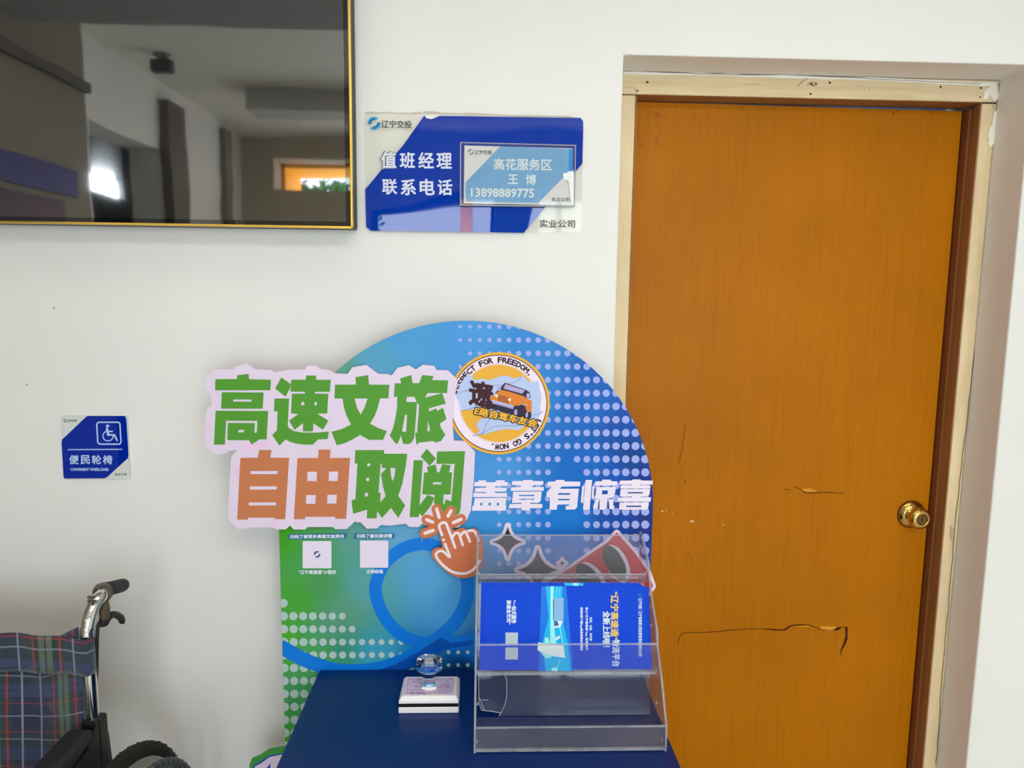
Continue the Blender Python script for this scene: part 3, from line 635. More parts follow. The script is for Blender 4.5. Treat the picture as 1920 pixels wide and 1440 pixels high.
BP.ink('printed_ribbon', cl_(strip(rb_, 23.5)), RBM, st, .0007)
rbp = cl_(strip(rb2, 23.5, 27))
BP.ink('printed_ribbon', rbp, M('ribbon_blue', (0, 116, 214), rough=.42), st, .0008)
BP.ink('printed_ribbon_fold', [zA([(1290, 1262), (1400, 1190), (1470, 1150), (1560, 1195), (1740, 1170), (1740, 1215), (1500, 1252), (1380, 1330), (1200, 1420), (900, 1440), (1080, 1378)])], M('ribbon_deep_blue', (0, 78, 176), rough=.42), st, .0010)
# captions with the two blank code cards
BP.ink('caption_bar', [[(541, 1001.5), (650, 999.5), (650, 1009.5), (541, 1011.5)], [(664, 1000), (740, 999.5), (740, 1009.5), (664, 1010.5)]], M('caption_bar_blue', (34, 110, 150), rough=.45), st, .0009, True)
write(BP, 'caption_lettering', [row('扫码了解更多高速文旅资讯', 544, 1003, 645, 1009.6, .28, -1), row('扫码了解兑换详情', 669, 1001.5, 735, 1008.8, .28, -.5), row('“辽宁高速通”小程序', 560, 1069, 630, 1076.5, .28), row('企微经理', 687, 1068, 718, 1075, .28)], M('caption_white', (216, 222, 236)), st, .0012)
BP.ink('blank_code_card', each=True, shapes=[rrect(567.5, 1014.5, 621.5, 1065.5, 2), rrect(675, 1013.5, 728, 1064.5, 2)], mat=M('card_lilac', (224, 212, 232)), parent=st, e=.0010)
logo(BP, st, 594.5, 1039.5, 6.2, .0012, M('logo_navy', (50, 70, 130)), M('logo_navy2', (60, 84, 150)), 'card_mark')
# sparkle stars and the red printed shape, behind the brochure stand
zB = lambda P: Z(870, 980, 5.19, P)
def star(cx, cy, a, b, k=.16, n=7):
    P = []
    for (ex, ey, fx, fy) in ((0, -b, a, 0), (a, 0, 0, b), (0, b, -a, 0), (-a, 0, 0, -b)):
        for i in range(n):
            t = i/n; q = ((1-t)**2, 2*t*(1-t), t*t)
            mx, my = (ex+fx)*k, (ey+fy)*k
            P.append((cx+q[0]*ex+q[1]*mx+q[2]*fx, cy+q[0]*ey+q[1]*my+q[2]*fy))
    return P
red = zB([(1487, 95), (1560, 180), (1660, 290), (1790, 480), (1840, 620), (1700, 800), (500, 800), (800, 590), (1050, 430), (1280, 270), (1400, 190)])
for so in (ringpx(zB(star(425, 188, 150, 160)), 11), ringpx(zB(star(718, 460, 200, 210)), 13), ringpx(zB(star(955, 395, 40, 40)), 9)): BP.ink('star_outline', so, WHITE, st, .0009)
BP.ink('red_print_outline', ringpx(red, 11), WHITE, st, .0009)
BP.ink('star_core', [zB(star(425, 188, 150, 150)), zB(star(718, 460, 200, 210)), zB(star(955, 395, 30, 30))], M('star_dark', (44, 28, 52)), st, .0011, True)
BP.ink('red_print', [red], M('print_red', (192, 0, 38)), st, .0012)
BP.ink('crescent_print', [zB(circ(1490, 400, 105, 24, 200, -.45)), zB(circ(1250, 550, 105, 24, 190, -.6))], WHITE, st, .0014, True)
BP.ink('oval_print', [zB(circ(1462, 385, 88, 24, 185, -.5)), zB(circ(1215, 545, 90, 24, 175, -.65))], M('oval_black', (34, 22, 40)), st, .0016, True)
# slogan
zC = lambda P: Z(870, 880, 5.19, P)
SL = {'slogan_character': [
 [[[(103,125),(140,122),(140,107),(210,107),(220,125),(300,125),(318,107),(398,105),(393,125),(428,125),(422,162),(303,165),(303,178),(418,178),(410,215),(300,218),(300,230),(420,228),(418,270),(88,270),(92,230),(212,230),(212,220),(105,222),(108,182),(218,178),(218,167),(98,165)]],
  [[(105,280),(413,277),(403,350),(412,350),(408,402),(75,402),(82,355),(93,355)],[(158,325),(180,325),(178,352),(156,352)],[(240,325),(262,325),(260,352),(237,352)],[(320,325),(342,325),(340,352),(317,352)]]],
 [[[(470,115),(578,112),(580,103),(665,103),(665,112),(775,115),(770,152),(680,155),(660,172),(778,172),(775,208),(453,210),(458,175),(560,172),(548,155),(467,152)]],
  [[(478,218),(757,215),(747,310),(720,328),(645,325),(645,335),(763,338),(760,378),(640,378),(638,400),(560,400),(560,378),(435,378),(445,338),(560,335),(560,325),(467,328)],[(535,248),(685,248),(683,260),(533,260)],[(533,286),(682,286),(680,296),(531,296)]]],
 [[[(815,120),(890,118),(893,103),(980,103),(975,118),(1133,120),(1128,165),(950,168),(935,190),(1118,188),(1100,370),(1080,390),(990,392),(990,358),(1020,352),(1025,342),(910,343),(903,393),(832,393),(838,270),(803,270),(803,225),(840,185),(848,165),(812,165)],[(918,230),(1033,232),(1030,248),(916,248)],[(917,287),(1028,288),(1026,302),(915,302)]]],
 [[[(1150,162),(1172,162),(1160,330),(1137,320)]], [[(1183,103),(1247,103),(1222,393),(1158,393)]], [[(1250,162),(1268,162),(1262,285),(1240,290)]], [[(1278,118),(1343,115),(1345,100),(1430,100),(1430,115),(1493,118),(1488,158),(1275,158)]],
  [[(1290,172),(1480,170),(1465,255),(1440,278),(1395,280),(1390,370),(1370,393),(1318,393),(1320,290),(1275,285)],[(1345,205),(1400,205),(1397,243),(1342,243)]], [[(1285,290),(1315,290),(1300,380),(1258,392),(1258,355)]], [[(1408,290),(1455,290),(1452,350),(1465,360),(1455,392),(1415,385)]]],
 [[[(1518,110),(1640,108),(1640,98),(1720,98),(1720,108),(1838,110),(1835,148),(1715,150),(1715,156),(1815,156),(1812,186),(1520,188),(1525,156),(1635,154),(1635,148),(1513,148)]],
  [[(1525,193),(1812,190),(1805,245),(1790,262),(1720,265),(1720,272),(1820,272),(1815,315),(1495,315),(1500,275),(1640,272),(1630,265),(1517,265)],[(1592,222),(1740,222),(1738,234),(1590,234)]], [[(1515,322),(1800,320),(1792,380),(1770,393),(1507,393)],[(1580,353),(1727,353),(1725,367),(1577,367)]]]]}
for ch in SL['slogan_character']: BP.ink('slogan_character', [[zC(l) for l in sh] for sh in ch], M('slogan_white', (226, 216, 234), rough=.45), st, .0018)
# badge
zD = lambda P: Z(840, 640, 6.26, P)
BC = (595, 728)
bdg = BP.plaque('badge', zD(circ(*BC, 600, 64)), M('badge_ochre', (226, 168, 52), rough=.45), st, .0030, .0020)
BP.ink('badge_ring_line', [[zD(circ(*BC, 570, 64)), zD(circ(*BC, 561, 64))]], M('badge_dark', (60, 40, 44)), bdg, .0034)
BP.ink('badge_ring', [[zD(circ(*BC, 560, 64)), zD(circ(*BC, 455, 64))]], M('badge_pale', (232, 216, 232), rough=.45), bdg, .0034)
BP.ink('badge_inner_line', [zD(circ(BC[0]+465*math.cos(a*math.pi/60), BC[1]+465*math.sin(a*math.pi/60), 4, 5)) for a in range(120)], M('badge_brown', (80, 60, 60)), bdg, .0036)
BP.ink('badge_map', [ragged(zD([(90,650),(120,560),(170,460),(240,385),(290,400),(295,455),(400,440),(500,455),(620,410),(700,400),(780,440),(870,400),(960,480),(1065,460),(1075,560),(1100,660),(1080,760),(1095,830),(1060,900),(900,1000),(830,1040),(700,1030),(560,1050),(430,1090),(290,1115),(370,1060),(330,970),(390,910),(480,890),(400,830),(330,800),(230,800),(150,820),(140,730)]), .5, 4)], M('badge_map_blue', (176, 192, 230), rough=.45), bdg, .0038)
BP.ink('badge_map_line', stroke(wig(zD([(110, 610), (200, 580), (290, 565), (420, 540), (530, 520), (700, 500), (830, 460), (850, 400)]), .4), .7)+stroke(wig(zD([(150, 820), (260, 790), (400, 720)]), .4), .7)+stroke(wig(zD([(500, 900), (440, 990), (400, 1080), (290, 1110)]), .4), .7)+stroke(wig(zD([(400, 1085), (520, 1010), (660, 990), (830, 990)]), .4), .7)+stroke(wig(zD([(960, 870), (1040, 860), (1115, 830)]), .4), .7), M('badge_line_blue', (80, 90, 150)), bdg, .0040, kind='stuff')
JO = M('jeep_orange', (214, 124, 40)); JD = M('jeep_dark', (44, 34, 60)); JL = M('jeep_light', (170, 160, 205))
BP.ink('badge_car_dark', [zD([(440,700),(480,690),(760,790),(860,740),(980,780),(975,900),(930,925),(900,880),(830,890),(790,870),(700,840),(540,800),(450,780)]), zD([(555,605),(670,485),(915,570),(960,600),(970,660),(900,700),(560,640)]), zD(circ(800, 820, 45, 16, 75, .1)), zD(circ(925, 850, 38, 16, 70, .1)), zD(circ(480, 745, 42, 14, 55))], JD, bdg, .0042)
BP.ink('badge_car_body', [zD([(560,610),(620,570),(700,585),(880,640),(960,690),(985,700),(980,770),(900,740),(830,735),(780,720),(740,745),(570,700)]), zD([(475,660),(530,630),(565,650),(575,700),(480,680)]), zD([(730,700),(790,690),(850,720),(845,750),(760,760)]), zD([(905,770),(950,745),(985,770),(975,830),(930,830)])], JO, bdg, .0044)
BP.ink('badge_car_windscreen', [zD([(675,500),(905,575),(870,615),(650,555)]), zD([(478,697),(770,770),(765,795),(475,717)]), zD(circ(795, 835, 18, 12, 40, .1)), zD(circ(925, 865, 14, 12, 36, .1)), zD(circ(600, 555, 22, 10, 28)), zD(circ(940, 640, 22, 10, 34))], JL, bdg, .0046)
BP.ink('badge_car_grille', [q for i in range(8) for q in stroke(zD([(600+i*16, 630+i*4), (592+i*16, 700+i*4)]), 1.2)], M('jeep_grille', (110, 44, 40)), bdg, .0047)
BP.ink('badge_headlight', [zD(circ(572, 640, 17, 12)), zD(circ(722, 685, 17, 12))], M('jeep_lamp', (236, 226, 220)), bdg, .0048, True)
write(BP, 'badge_calligraphy', [('遼', zD([(250, 455)])[0], zD([(530, 500)])[0], zD([(250, 740)])[0], 1.6)], M('badge_ink_red', (60, 18, 24)), bdg, .0050)
TLx = zD([(330, 768), (1058, 925), (305, 855)])
write(BP, 'badge_name_outline', [('E路自驾车友会', TLx[0], TLx[1], TLx[2], 2.4)], M('badge_black', (36, 22, 24)), bdg, .0052)
write(BP, 'badge_name', [('E路自驾车友会', TLx[0], TLx[1], TLx[2], .6)], M('badge_yellow', (236, 176, 60)), bdg, .0054)
items = []
def arc_text(s, a0, step, rm=510, h=62, w_=50):
    for i, c in enumerate(s):
        if c == ' ': continue
        a = math.radians(a0-step*i); ux, uy = math.cos(a), -math.sin(a); tx, ty = -uy, ux      # outward, clockwise
        ww = w_*(.35 if c in "'." else 1); hh = h*(.3 if c == "'" else .2 if c == '.' else 1)
        ro = rm+h/2 if c != '.' else rm-h/2+hh
        TL = (BC[0]+ux*ro-tx*ww/2, BC[1]+uy*ro-ty*ww/2); TR = (TL[0]+tx*ww, TL[1]+ty*ww); BL = (TL[0]-ux*hh, TL[1]-uy*hh)
        q = zD([TL, TR, BL]); items.append((c, q[0], q[1], q[2], .42))
for tx_ in (('RESPECT FOR FREEDOM.', 164.4, 6.35), ("LET'S GO NOW.", -25, 6.1)):
    items = []; arc_text(*tx_)
    items = [(a, b_, c, d, .62) for a, b_, c, d, e in items]
    write(BP, 'badge_ring_lettering', items, M('badge_letter', (50, 26, 40)), bdg, .0037)
# headline cut-out panel
z3 = lambda P: Z(370, 590, 3.511, P); zE = lambda P: Z(380, 670, 7.385, P); zF = lambda P: Z(620, 670, 7.385, P); zG = lambda P: Z(420, 830, 8, P); zH = lambda P: Z(650, 830, 7.68, P)
pan = z3([(50,420),(125,358),(240,360),(250,340),(328,323),(375,360),(488,363),(505,380),(600,362),(710,362),(720,335),(783,335),(808,360),(865,363),(908,388),(990,390),(1020,347),(1110,332),(1190,390),(1260,393),(1278,402),(1318,350),(1390,333),(1437,362),(1485,330),(1560,338),(1572,365),(1650,367),(1715,430),(1690,560),(1680,720),(1688,830),(1760,835),(1828,905),(1820,1100),(1800,1290),(1775,1350),(1720,1400),(1600,1405),(1500,1385)])
pan += zH([(1090, 1165), (1035, 1215), (905, 1215), (850, 1165), (625, 1195), (490, 1185), (440, 1235), (290, 1237), (195, 1143), (150, 1150), (125, 1130), (10, 1237)])
pan += zG([(1835, 1297), (1665, 1297), (1637, 1265), (1255, 1265), (1215, 1303), (1050, 1303), (988, 1243), (925, 1300), (790, 1303), (720, 1270), (380, 1270), (220, 1300), (155, 1240), (55, 1140), (95, 380), (105, 215), (195, 115)])
pan += zE([(375, 1290), (320, 1335), (160, 1342), (20, 1205), (45, 730), (125, 660), (125, 545), (35, 440), (40, 295)])
hp = BP.plaque('headline_panel', pan, M('headline_lilac', (220, 204, 226), rough=.45, noise=.05, nscale=5), st, .0120, .0100)
GRN = M('headline_green', (80, 146, 46), rough=.45); ORG_ = M('headline_orange', (190, 116, 76), rough=.45)
HE = .0125
chars = [
 (GRN, zE, [[[(175,303),(478,300),(474,250),(632,228),(645,303),(945,310),(938,455),(172,455)]], [[(265,483),(843,487),(832,713),(255,710)],[(425,583),(680,585),(676,614),(422,612)]],
   [[(178,740),(907,742),(886,1135),(783,1137),(678,1208),(640,1148),(340,1145),(350,908),(722,910),(717,1045),(740,1045),(753,1015),(757,880),(325,878),(308,1208),(157,1208)],[(498,1003),(572,1003),(568,1040),(494,1040)]]]),
 (GRN, zE, [[[(1088,278),(1222,370),(1208,430),(1147,547),(1003,432)]],
   [[(1225,310),(1428,310),(1430,252),(1570,252),(1572,310),(1772,312),(1763,478),(1555,478),(1555,502),(1742,505),(1725,778),(1590,780),(1742,878),(1665,1003),(1535,912),(1525,1025),(1387,1025),(1390,912),(1270,1005),(1197,875),(1325,785),(1222,775),(1235,505),(1415,502),(1417,478),(1215,475)],[(1368,618),(1410,618),(1405,663),(1365,663)],[(1550,618),(1582,618),(1578,663),(1547,663)]],
   [[(995,570),(1197,570),(1178,940),(1190,975),(1260,1020),(1380,1042),(1560,1043),(1750,1027),(1730,1133),(1600,1137),(1522,1210),(1400,1208),(1290,1195),(1200,1165),(1150,1137),(1062,1222),(962,1075),(1027,1015),(1037,748),(988,748)]]]),
 (GRN, zF, [[[(62,378),(350,378),(342,275),(518,245),(533,378),(813,380),(800,567),(685,568),(655,690),(610,810),(545,920),(650,975),(778,1022),(725,1143),(530,1143),(410,1075),(300,1140),(190,1190),(85,1218),(10,1030),(150,995),(282,930),(220,810),(185,700),(163,570),(52,570)],[(332,570),(512,570),(470,690),(417,790),(365,700)]]]),
 (GRN, zF, [[[(888,360),(975,360),(963,292),(1117,245),(1135,357),(1225,357),(1268,245),(1422,260),(1408,315),(1627,318),(1612,495),(1340,495),(1305,557),(1545,497),(1595,640),(1360,708),(1360,750),(1465,705),(1470,742),(1555,697),(1605,857),(1510,918),(1530,980),(1587,1070),(1530,1160),(1450,1180),(1420,1160),(1225,1180),(1188,1215),(1170,1050),(1197,1040),(1225,655),(1205,635),(1195,640),(1165,1045),(1155,1120),(1120,1180),(1075,1203),(1000,1195),(975,1080),(928,1195),(900,1195),(818,1083),(860,990),(895,850),(918,700),(922,547),(875,547)],[(1055,547),(1163,547),(1190,618),(1048,620)],[(1030,797),(1058,797),(1045,1025),(1030,1033),(988,1025)],[(1350,880),(1378,1018),(1338,1028)]]]),
 (ORG_, zG, [[[(245,228),(505,225),(532,108),(713,110),(693,225),(977,228),(918,1148),(768,1148),(768,1125),(360,1125),(358,1155),(198,1155)],[(400,425),(808,425),(802,472),(397,472)],[(388,655),(795,655),(790,703),(384,705)],[(375,897),(782,895),(777,942),(370,942)]]]),
 (ORG_, zG, [[[(1102,232),(1410,230),(1418,103),(1597,105),(1590,230),(1890,228),(1832,1142),(1667,1142),(1668,1112),(1220,1112),(1215,1148),(1047,1150)],[(1253,437),(1395,437),(1390,578),(1247,576)],[(1575,433),(1712,432),(1705,575),(1567,575)],[(1235,785),(1378,785),(1370,918),(1228,918)],[(1552,782),(1692,780),(1685,912),(1545,915)]]]),
 (GRN, zH, [[[(125,107),(538,107),(540,160),(873,160),(850,340),(800,600),(742,765),(845,905),(742,1085),(640,940),(508,1085),(440,985),(432,1090),(290,1090),(295,967),(93,1023),(68,830),(125,815),(155,300),(113,298)],[(298,300),(340,300),(336,340),(296,338)],[(283,507),(326,507),(322,552),(281,552)],[(265,722),(308,722),(305,770),(262,780)],[(490,300),(505,300),(507,365),(577,365),(492,450),(520,620),(560,770),(483,860),(490,715),(458,725),(470,560)],[(630,365),(702,365),(690,480),(660,555),(640,480)]]]),
 (GRN, zH, [[[(965,252),(1098,255),(1050,900),(1165,750),(1262,790),(1220,900),(1150,990),(1090,1060),(1045,1018),(1037,1072),(907,1072)]],[[(1155,87),(1287,230),(1195,335),(1063,200)]],[[(1303,127),(1705,122),(1640,950),(1620,1020),(1560,1055),(1450,1060),(1500,920),(1555,307),(1290,305)]],
   [[(1155,345),(1280,315),(1305,425),(1335,425),(1375,310),(1500,325),(1475,425),(1520,428),(1495,745),(1398,747),(1388,887),(1410,887),(1425,815),(1510,845),(1495,920),(1470,1000),(1400,1050),(1300,960),(1255,850),(1268,750),(1087,745),(1115,430),(1168,428)],[(1245,570),(1365,570),(1362,602),(1242,600)]]])]
HAL = M('headline_halo', (216, 226, 208), rough=.45)
for m_, zz, shp in chars:
    BP.ink('headline_character', [[zz(l) for l in sh] for sh in shp], m_, hp, HE)
PK = M('pink_stain', (226, 190, 226), rough=.5)
BP.ink('pink_stain', [ragged(zE([(560, 1180), (900, 1150), (940, 1220), (700, 1290), (600, 1300)]), 1, 3), ragged(zG([(720, 1130), (770, 1130), (790, 1290), (715, 1250)]), .6, 3), ragged(zG([(150, 430), (230, 330), (215, 620)]), .6, 3)], PK, hp, .0122, True)
# tapping hand icon
HO = M('hand_orange', (196, 110, 72), rough=.45); HW = M('hand_cream', (240, 214, 220), rough=.45)
rays = [[(1435, 65), (1455, 135)], [(1555, 80), (1530, 125)], [(1350, 155), (1400, 175)], [(1575, 180), (1640, 150)], [(1335, 270), (1405, 245)]]
ho = [q for r_ in rays for q in stroke(zA(r_), 19.5, 16)]+[zA(circ(1485, 180, 75, 20))]
ho += [zA(smooth([(1445, 200), (1490, 140), (1550, 185), (1580, 245), (1640, 222), (1700, 240), (1750, 228), (1795, 260), (1820, 330), (1830, 400), (1825, 520), (1790, 595), (1720, 640), (1650, 648), (1560, 620), (1480, 560), (1405, 480), (1395, 420), (1440, 388), (1480, 385), (1465, 300)], 4, True))]
BP.ink('hand_icon', ho, HO, st, .0128)
hw = [q for r_ in rays for q in stroke(zA(r_), 6.2, 12)]
for P in ([(1480, 285), (1455, 215), (1470, 188), (1500, 180), (1522, 205), (1590, 390)], [(1570, 300), (1590, 270), (1620, 270), (1635, 310), (1655, 370)], [(1640, 285), (1670, 255), (1692, 285), (1715, 340)], [(1700, 250), (1745, 248), (1772, 285), (1790, 330)],
          [(1505, 360), (1545, 470), (1485, 420), (1440, 430), (1432, 470), (1500, 550), (1590, 603), (1690, 605), (1760, 560), (1800, 500)]):
    hw += [q for q in stroke(zA(smooth(P, 3)), 5, 8)]
hw += [zA(circ(1493, 325, 13, 12))]
BP.ink('hand_outline', hw, HW, st, .0131)
# little cut-out at the board's lower left
zI = lambda P: Z(450, 1200, 4.267, P)
lw = BP.plaque('lower_cutout', zI([(75, 1000), (90, 960), (150, 935), (230, 885), (330, 868), (420, 850), (470, 1100), (80, 1100)]), M('cutout_green', (62, 150, 70)), st, .0100, .0080)
BP.ink('cutout_blue', [zI([(105, 1005), (160, 975), (235, 925), (375, 900), (420, 1100), (110, 1100)])], M('cutout_ink_blue', (50, 60, 180)), lw, .0103)
BP.ink('cutout_lilac', [zI([(118, 1012), (170, 985), (240, 935), (355, 912), (400, 1100), (235, 1100), (245, 985), (200, 1040), (150, 1100), (118, 1100)])], WHITE, lw, .0106)

# ================================================================== TABLE
tA = U(600, 1255, BY); TZ = tA.z
tl_, tr_ = tA.x, UZ(1262, 1407, TZ).x
tl2 = UZ(528, 1438, TZ).x
NAVY = M('navy_tabletop', (0, 42, 110), rough=.33, spec=.3, k=.95)
tbl = empty('display_table', ((tl_+tr_)/2, BY-.25, 0), 'navy blue display table standing in front of the arched board', 'table')
yb_, yf_ = BY-.0035, BY-.50
A = [Vector((tl_, yb_, TZ)), Vector((tr_, yb_, TZ)), Vector((tr_+.002, yf_, TZ)), Vector((tl_+.001, yf_, TZ))]
bev(fixn(G().prism(A, (0, 0, -.02)).put('tabletop', NAVY, tbl)), .0015)
g = G(); t = .018
G().box(tl_+.03, tl_+.03+t, yf_+.03, yb_-.01, .002, TZ-.0202).put('side_panel', NAVY, tbl)
G().box(tr_-.03-t, tr_-.03, yf_+.03, yb_-.01, .002, TZ-.0202).put('side_panel', NAVY, tbl)
G().box(tl_+.03+t, tr_-.03-t, yf_+.05, yf_+.05+t, .002, TZ-.0202).put('front_panel', NAVY, tbl)
print('table', TZ, tl_, tl2, tr_)

# ================================================================== BROCHURE STAND
def OX(px, py, Y): return U(px, py, Y).x
T0 = TZ+.0004
fy = UZ(1070, 1410, T0).y                                      # front of stand
sx0 = UZ(888, 1411, T0).x; sx1 = UZ(1251, 1411, T0).x
sc0 = OLD(-.151, 1.015)
def SC(y, z): a = OLD(y, z); return (a[0], max(a[1], T0))
AC = acrylic('clear_acrylic', .035); ACF = acrylic('frosted_acrylic', .10, 0, (.93, .93, .95), blur=.22); EDGE = acrylic('acrylic_edge', .35, .1, (.9, .93, .95)); ACS = acrylic('side_acrylic', .06, 0, (.92, .92, .93))
bst = empty('brochure_stand', ((sx0+sx1)/2, fy, T0), 'clear acrylic three-tier brochure stand with cracked lower panel', 'brochure stand')
yF = fy
prof = [(yF, T0), (yF, T0+.045), SC(-.385, .80), SC(-.345, .845), SC(-.335, .878), SC(-.29, .915), SC(-.255, .955), SC(-.243, .985), SC(-.175, 1.022), SC(-.150, 1.022), SC(-.160, .90), SC(-.175, T0)]
prof[-1] = (SC(-.175, .8)[0], T0)
print('stand', yF, sx0, sx1, T0, prof)
for x, xx in ((sx0, sx0+.004), (sx1-.004, sx1)):
    P = [Vector((x, y, z)) for (y, z) in prof]
    sd = fixn(G().prism(P, (xx-x, 0, 0)).put('side_panel', ACS, bst))
    e = G(); e.tube([((x+xx)/2, y, z+.0) for (y, z) in prof[:10]], .0021, 6).put('polished_edge', EDGE, sd)
def sheet(name, y0, z0, y1, z1, mat, th=.003, xa=None, xb=None):
    xa = sx0+.0042 if xa is None else xa; xb = sx1-.0042 if xb is None else xb
    d = Vector((0, y1-y0, z1-z0)).normalized(); n = Vector((0, -d.z, d.y))*th
    P = [Vector((xa, y0, z0)), Vector((xb, y0, z0)), Vector((xb, y1, z1)), Vector((xa, y1, z1))]
    return fixn(G().prism(P, n).put(name, mat, bst))
def rail(par, y, z, r=.0013, xa=None, xb=None): G().box((sx0+.0045) if xa is None else xa, (sx1-.0045) if xb is None else xb, y-r, y+r, z-r, z+r).put('polished_edge', EDGE, par)
# bottom tier
ft = sheet('tier_floor', yF+.003, T0+.001, SC(-.30, .822)[0]-.021, T0+.001, AC, .002)
lp = sheet('front_lip', yF+.003, T0+.003, yF+.0032, T0+.046, ACS); rail(lp, yF+.0015, T0+.047); rail(lp, yF+.001, T0+.0045, .0022)
l2y = SC(-.345, .822)[0];  z2_ = U(1060, 1262, l2y).z
y2b = SC(-.30, .822)[0]
bk3 = (y2b-.021, T0+.004, y2b, z2_-.004)
dd = Vector((0, bk3[2]-bk3[0], bk3[3]-bk3[1])).normalized(); nn = Vector((0, -dd.z, dd.y))
K3 = Plate((0, bk3[0], bk3[1]), nn)
xa_ = U(892, 1300, yF).x
def inx(p, m=0.0): return p
kp = [(935, 1268), (948, 1288), (950, 1305), (949, 1325), (941, 1348), (936, 1352), (1226, 1352), (1231, 1268)]
def K3P(p, e=0):                                               # a point of the lower back panel
    v = min(1, max(0, (p[1]-1266)/86)); y = bk3[2]+(bk3[0]-bk3[2])*v; z = bk3[3]+(bk3[1]+.001-bk3[3])*v
    return Vector((U(p[0], p[1]-12*v, y).x, y, z))+nn*e
P = [K3P(p) for p in kp]
for q in P: q.x = min(q.x, sx1-.005)
bp3 = fixn(G().prism(P, nn*-.003).put('back_panel', acrylic('grey_acrylic', .05, 0, (.93, .93, .95)), bst))
shp = [(898, 1268), (935, 1267), (948, 1288), (950, 1305), (949, 1325), (941, 1347), (912, 1343), (900, 1341), (897, 1320)]
P = [K3P(p, .0005) for p in shp]
for q in P: q.x = max(q.x, sx0+.006)
sh = fixn(G().prism(P, nn*-.003).put('broken_panel_piece', AC, bst, label='broken corner piece of the lower back panel'))
CRK = acrylic('crack_edge', .75, .1, (.95, .97, 1))
for nm, cp in (('crack_edge', [(938, 1266), (943, 1280), (949, 1290), (950, 1308), (949, 1325), (945, 1337), (936, 1352)]), ('crack_edge', [(897, 1280), (898, 1330), (903, 1342), (920, 1344), (940, 1347)]), ('crack_edge', [(899, 1322), (905, 1335), (908, 1342)]), ('crack_edge', [(903, 1325), (916, 1326)])):
    G().tube([K3P(p, .0022)+Vector((0, 0, .0012)) for p in cp], .0007, 5).put(nm, CRK, sh)
# middle tier
fm = sheet('tier_floor', l2y+.003, z2_, y2b+.01, z2_, AC, .003)
lz = U(1060, 1209, l2y-.0125).z
lp = sheet('front_lip', l2y+.001, z2_+.002, l2y-.012, lz, AC); rail(lp, l2y-.0125, lz+.001); rail(lp, l2y, z2_+.0005, .0028)
b2 = (y2b+.004, z2_+.004, SC(-.205, .94)[0], SC(-.205, .94)[1])
sheet('back_panel', b2[0], b2[1], b2[2], b2[3], AC)
# top tier
y1_, z1_ = SC(-.225, .930); y1b = SC(-.185, .935)[0]
ft1 = sheet('tier_floor', y1_+.002, z1_+.004, y1b, z1_+.004, AC, .003)
lz1 = U(1060, 1078, y1_-.0105).z
lp = sheet('front_lip', y1_+.001, z1_+.006, y1_-.010, lz1, ACS); rail(lp, y1_-.0105, lz1+.001)
tp = sheet('back_panel', y1b+.001, z1_+.002, SC(-.153, 1.016)[0], SC(-.153, 1.016)[1], ACF); rail(tp, SC(-.153, 1.016)[0]-.001, SC(-.153, 1.016)[1]+.0008)
# screw caps along both sides
for (y, z) in (SC(-.37, .74), SC(-.355, .80), (yF+.012, T0+.014), SC(-.30, .87), SC(-.235, .96), SC(-.18, 1.0)):
    for xs, ax in ((sx0+.0045, 1), (sx1-.0045, -1)):
        G().lathe((xs, y, z), (ax, 0, 0), [(0, .003), (.002, .003), (.003, .0018)], 10).put('screw_cap', EDGE, bst)
# ---- brochures in the middle tier
zJ = lambda P: Z(890, 1080, 5.189, P)
bot = Vector((0, l2y+.0065, z2_+.0035)); 
topy, topz = SC(-.250, .962)
bdir = Vector((0, topy-bot.y, topz-bot.z)).normalized(); bn = Vector((0, -bdir.z, bdir.y))
QP = Plate(bot, bn)
NB = M('brochure_blue', (0, 66, 205), rough=.4, noise=.10, nscale=8, k=1.15, spec=.1)
BW = M('brochure_white', (205, 222, 245), rough=.3); BC1 = M('brochure_cyan', (0, 176, 236), rough=.22); BC2 = M('brochure_mid_blue', (0, 110, 220), rough=.22); BC3 = M('brochure_pale_cyan', (150, 232, 250), rough=.22); GD = M('brochure_gold', (214, 184, 110), rough=.3); BTR = M('brochure_truck', (130, 180, 222), rough=.3)
def cl(x): return max(sx0+.0052, min(sx1-.0052, x))
def brochure(off, poly, label):
    Pp = [QP.at(p, off) for p in poly]
    for q in Pp[2:4]:
        k = (bot.z+.0004-q.z)/bdir.z
    n = len(Pp)
    for i, q in enumerate(Pp):
        q.x = cl(q.x)
        if q.z < bot.z+.012: d_ = (bot.z+.0004+off*.3-q.z)/bdir.z; Pp[i] = q+bdir*d_
    o = fixn(G().prism(Pp, bn*-.0009).put('brochure', NB, None, loc=((sx0+sx1)/2, bot.y, bot.z), label=label, cat='brochure', group='blue brochures in the middle tier'))
    return o
back_b = brochure(.0010, zJ([(65, 62), (1600, 66), (1640, 100), (1700, 930), (45, 930)]), 'rear blue brochure, mostly hidden behind the front one, top edge showing')
brt = brochure(.0026, zJ([(103, 92), (1692, 103), (1730, 945), (60, 945)]), 'front blue sideways brochure with truck picture and gold heading')
QP.ink('cyan_print', [zJ([(870, 68), (1060, 70), (1055, 96), (880, 94)])], BC1, back_b, .0013)
QP.ink('white_print', [zJ([(955, 68), (1010, 69), (1008, 95), (960, 94)])], BC3, back_b, .0015)
E0 = .0029
def bandp(cx0, cx1, w0, w1): return [zJ([(cx0-w0, 100), (cx0+w0, 100), (cx1+w1, 925), (cx1-w1, 925)])]
QP.ink('print_glow', bandp(770, 790, 120, 170), BC2, brt, E0)
QP.ink('print_cyan', [zJ([(690, 100), (850, 100), (850, 420), (905, 640), (940, 925), (690, 925), (660, 640), (720, 400)])], BC1, brt, E0+.0002)
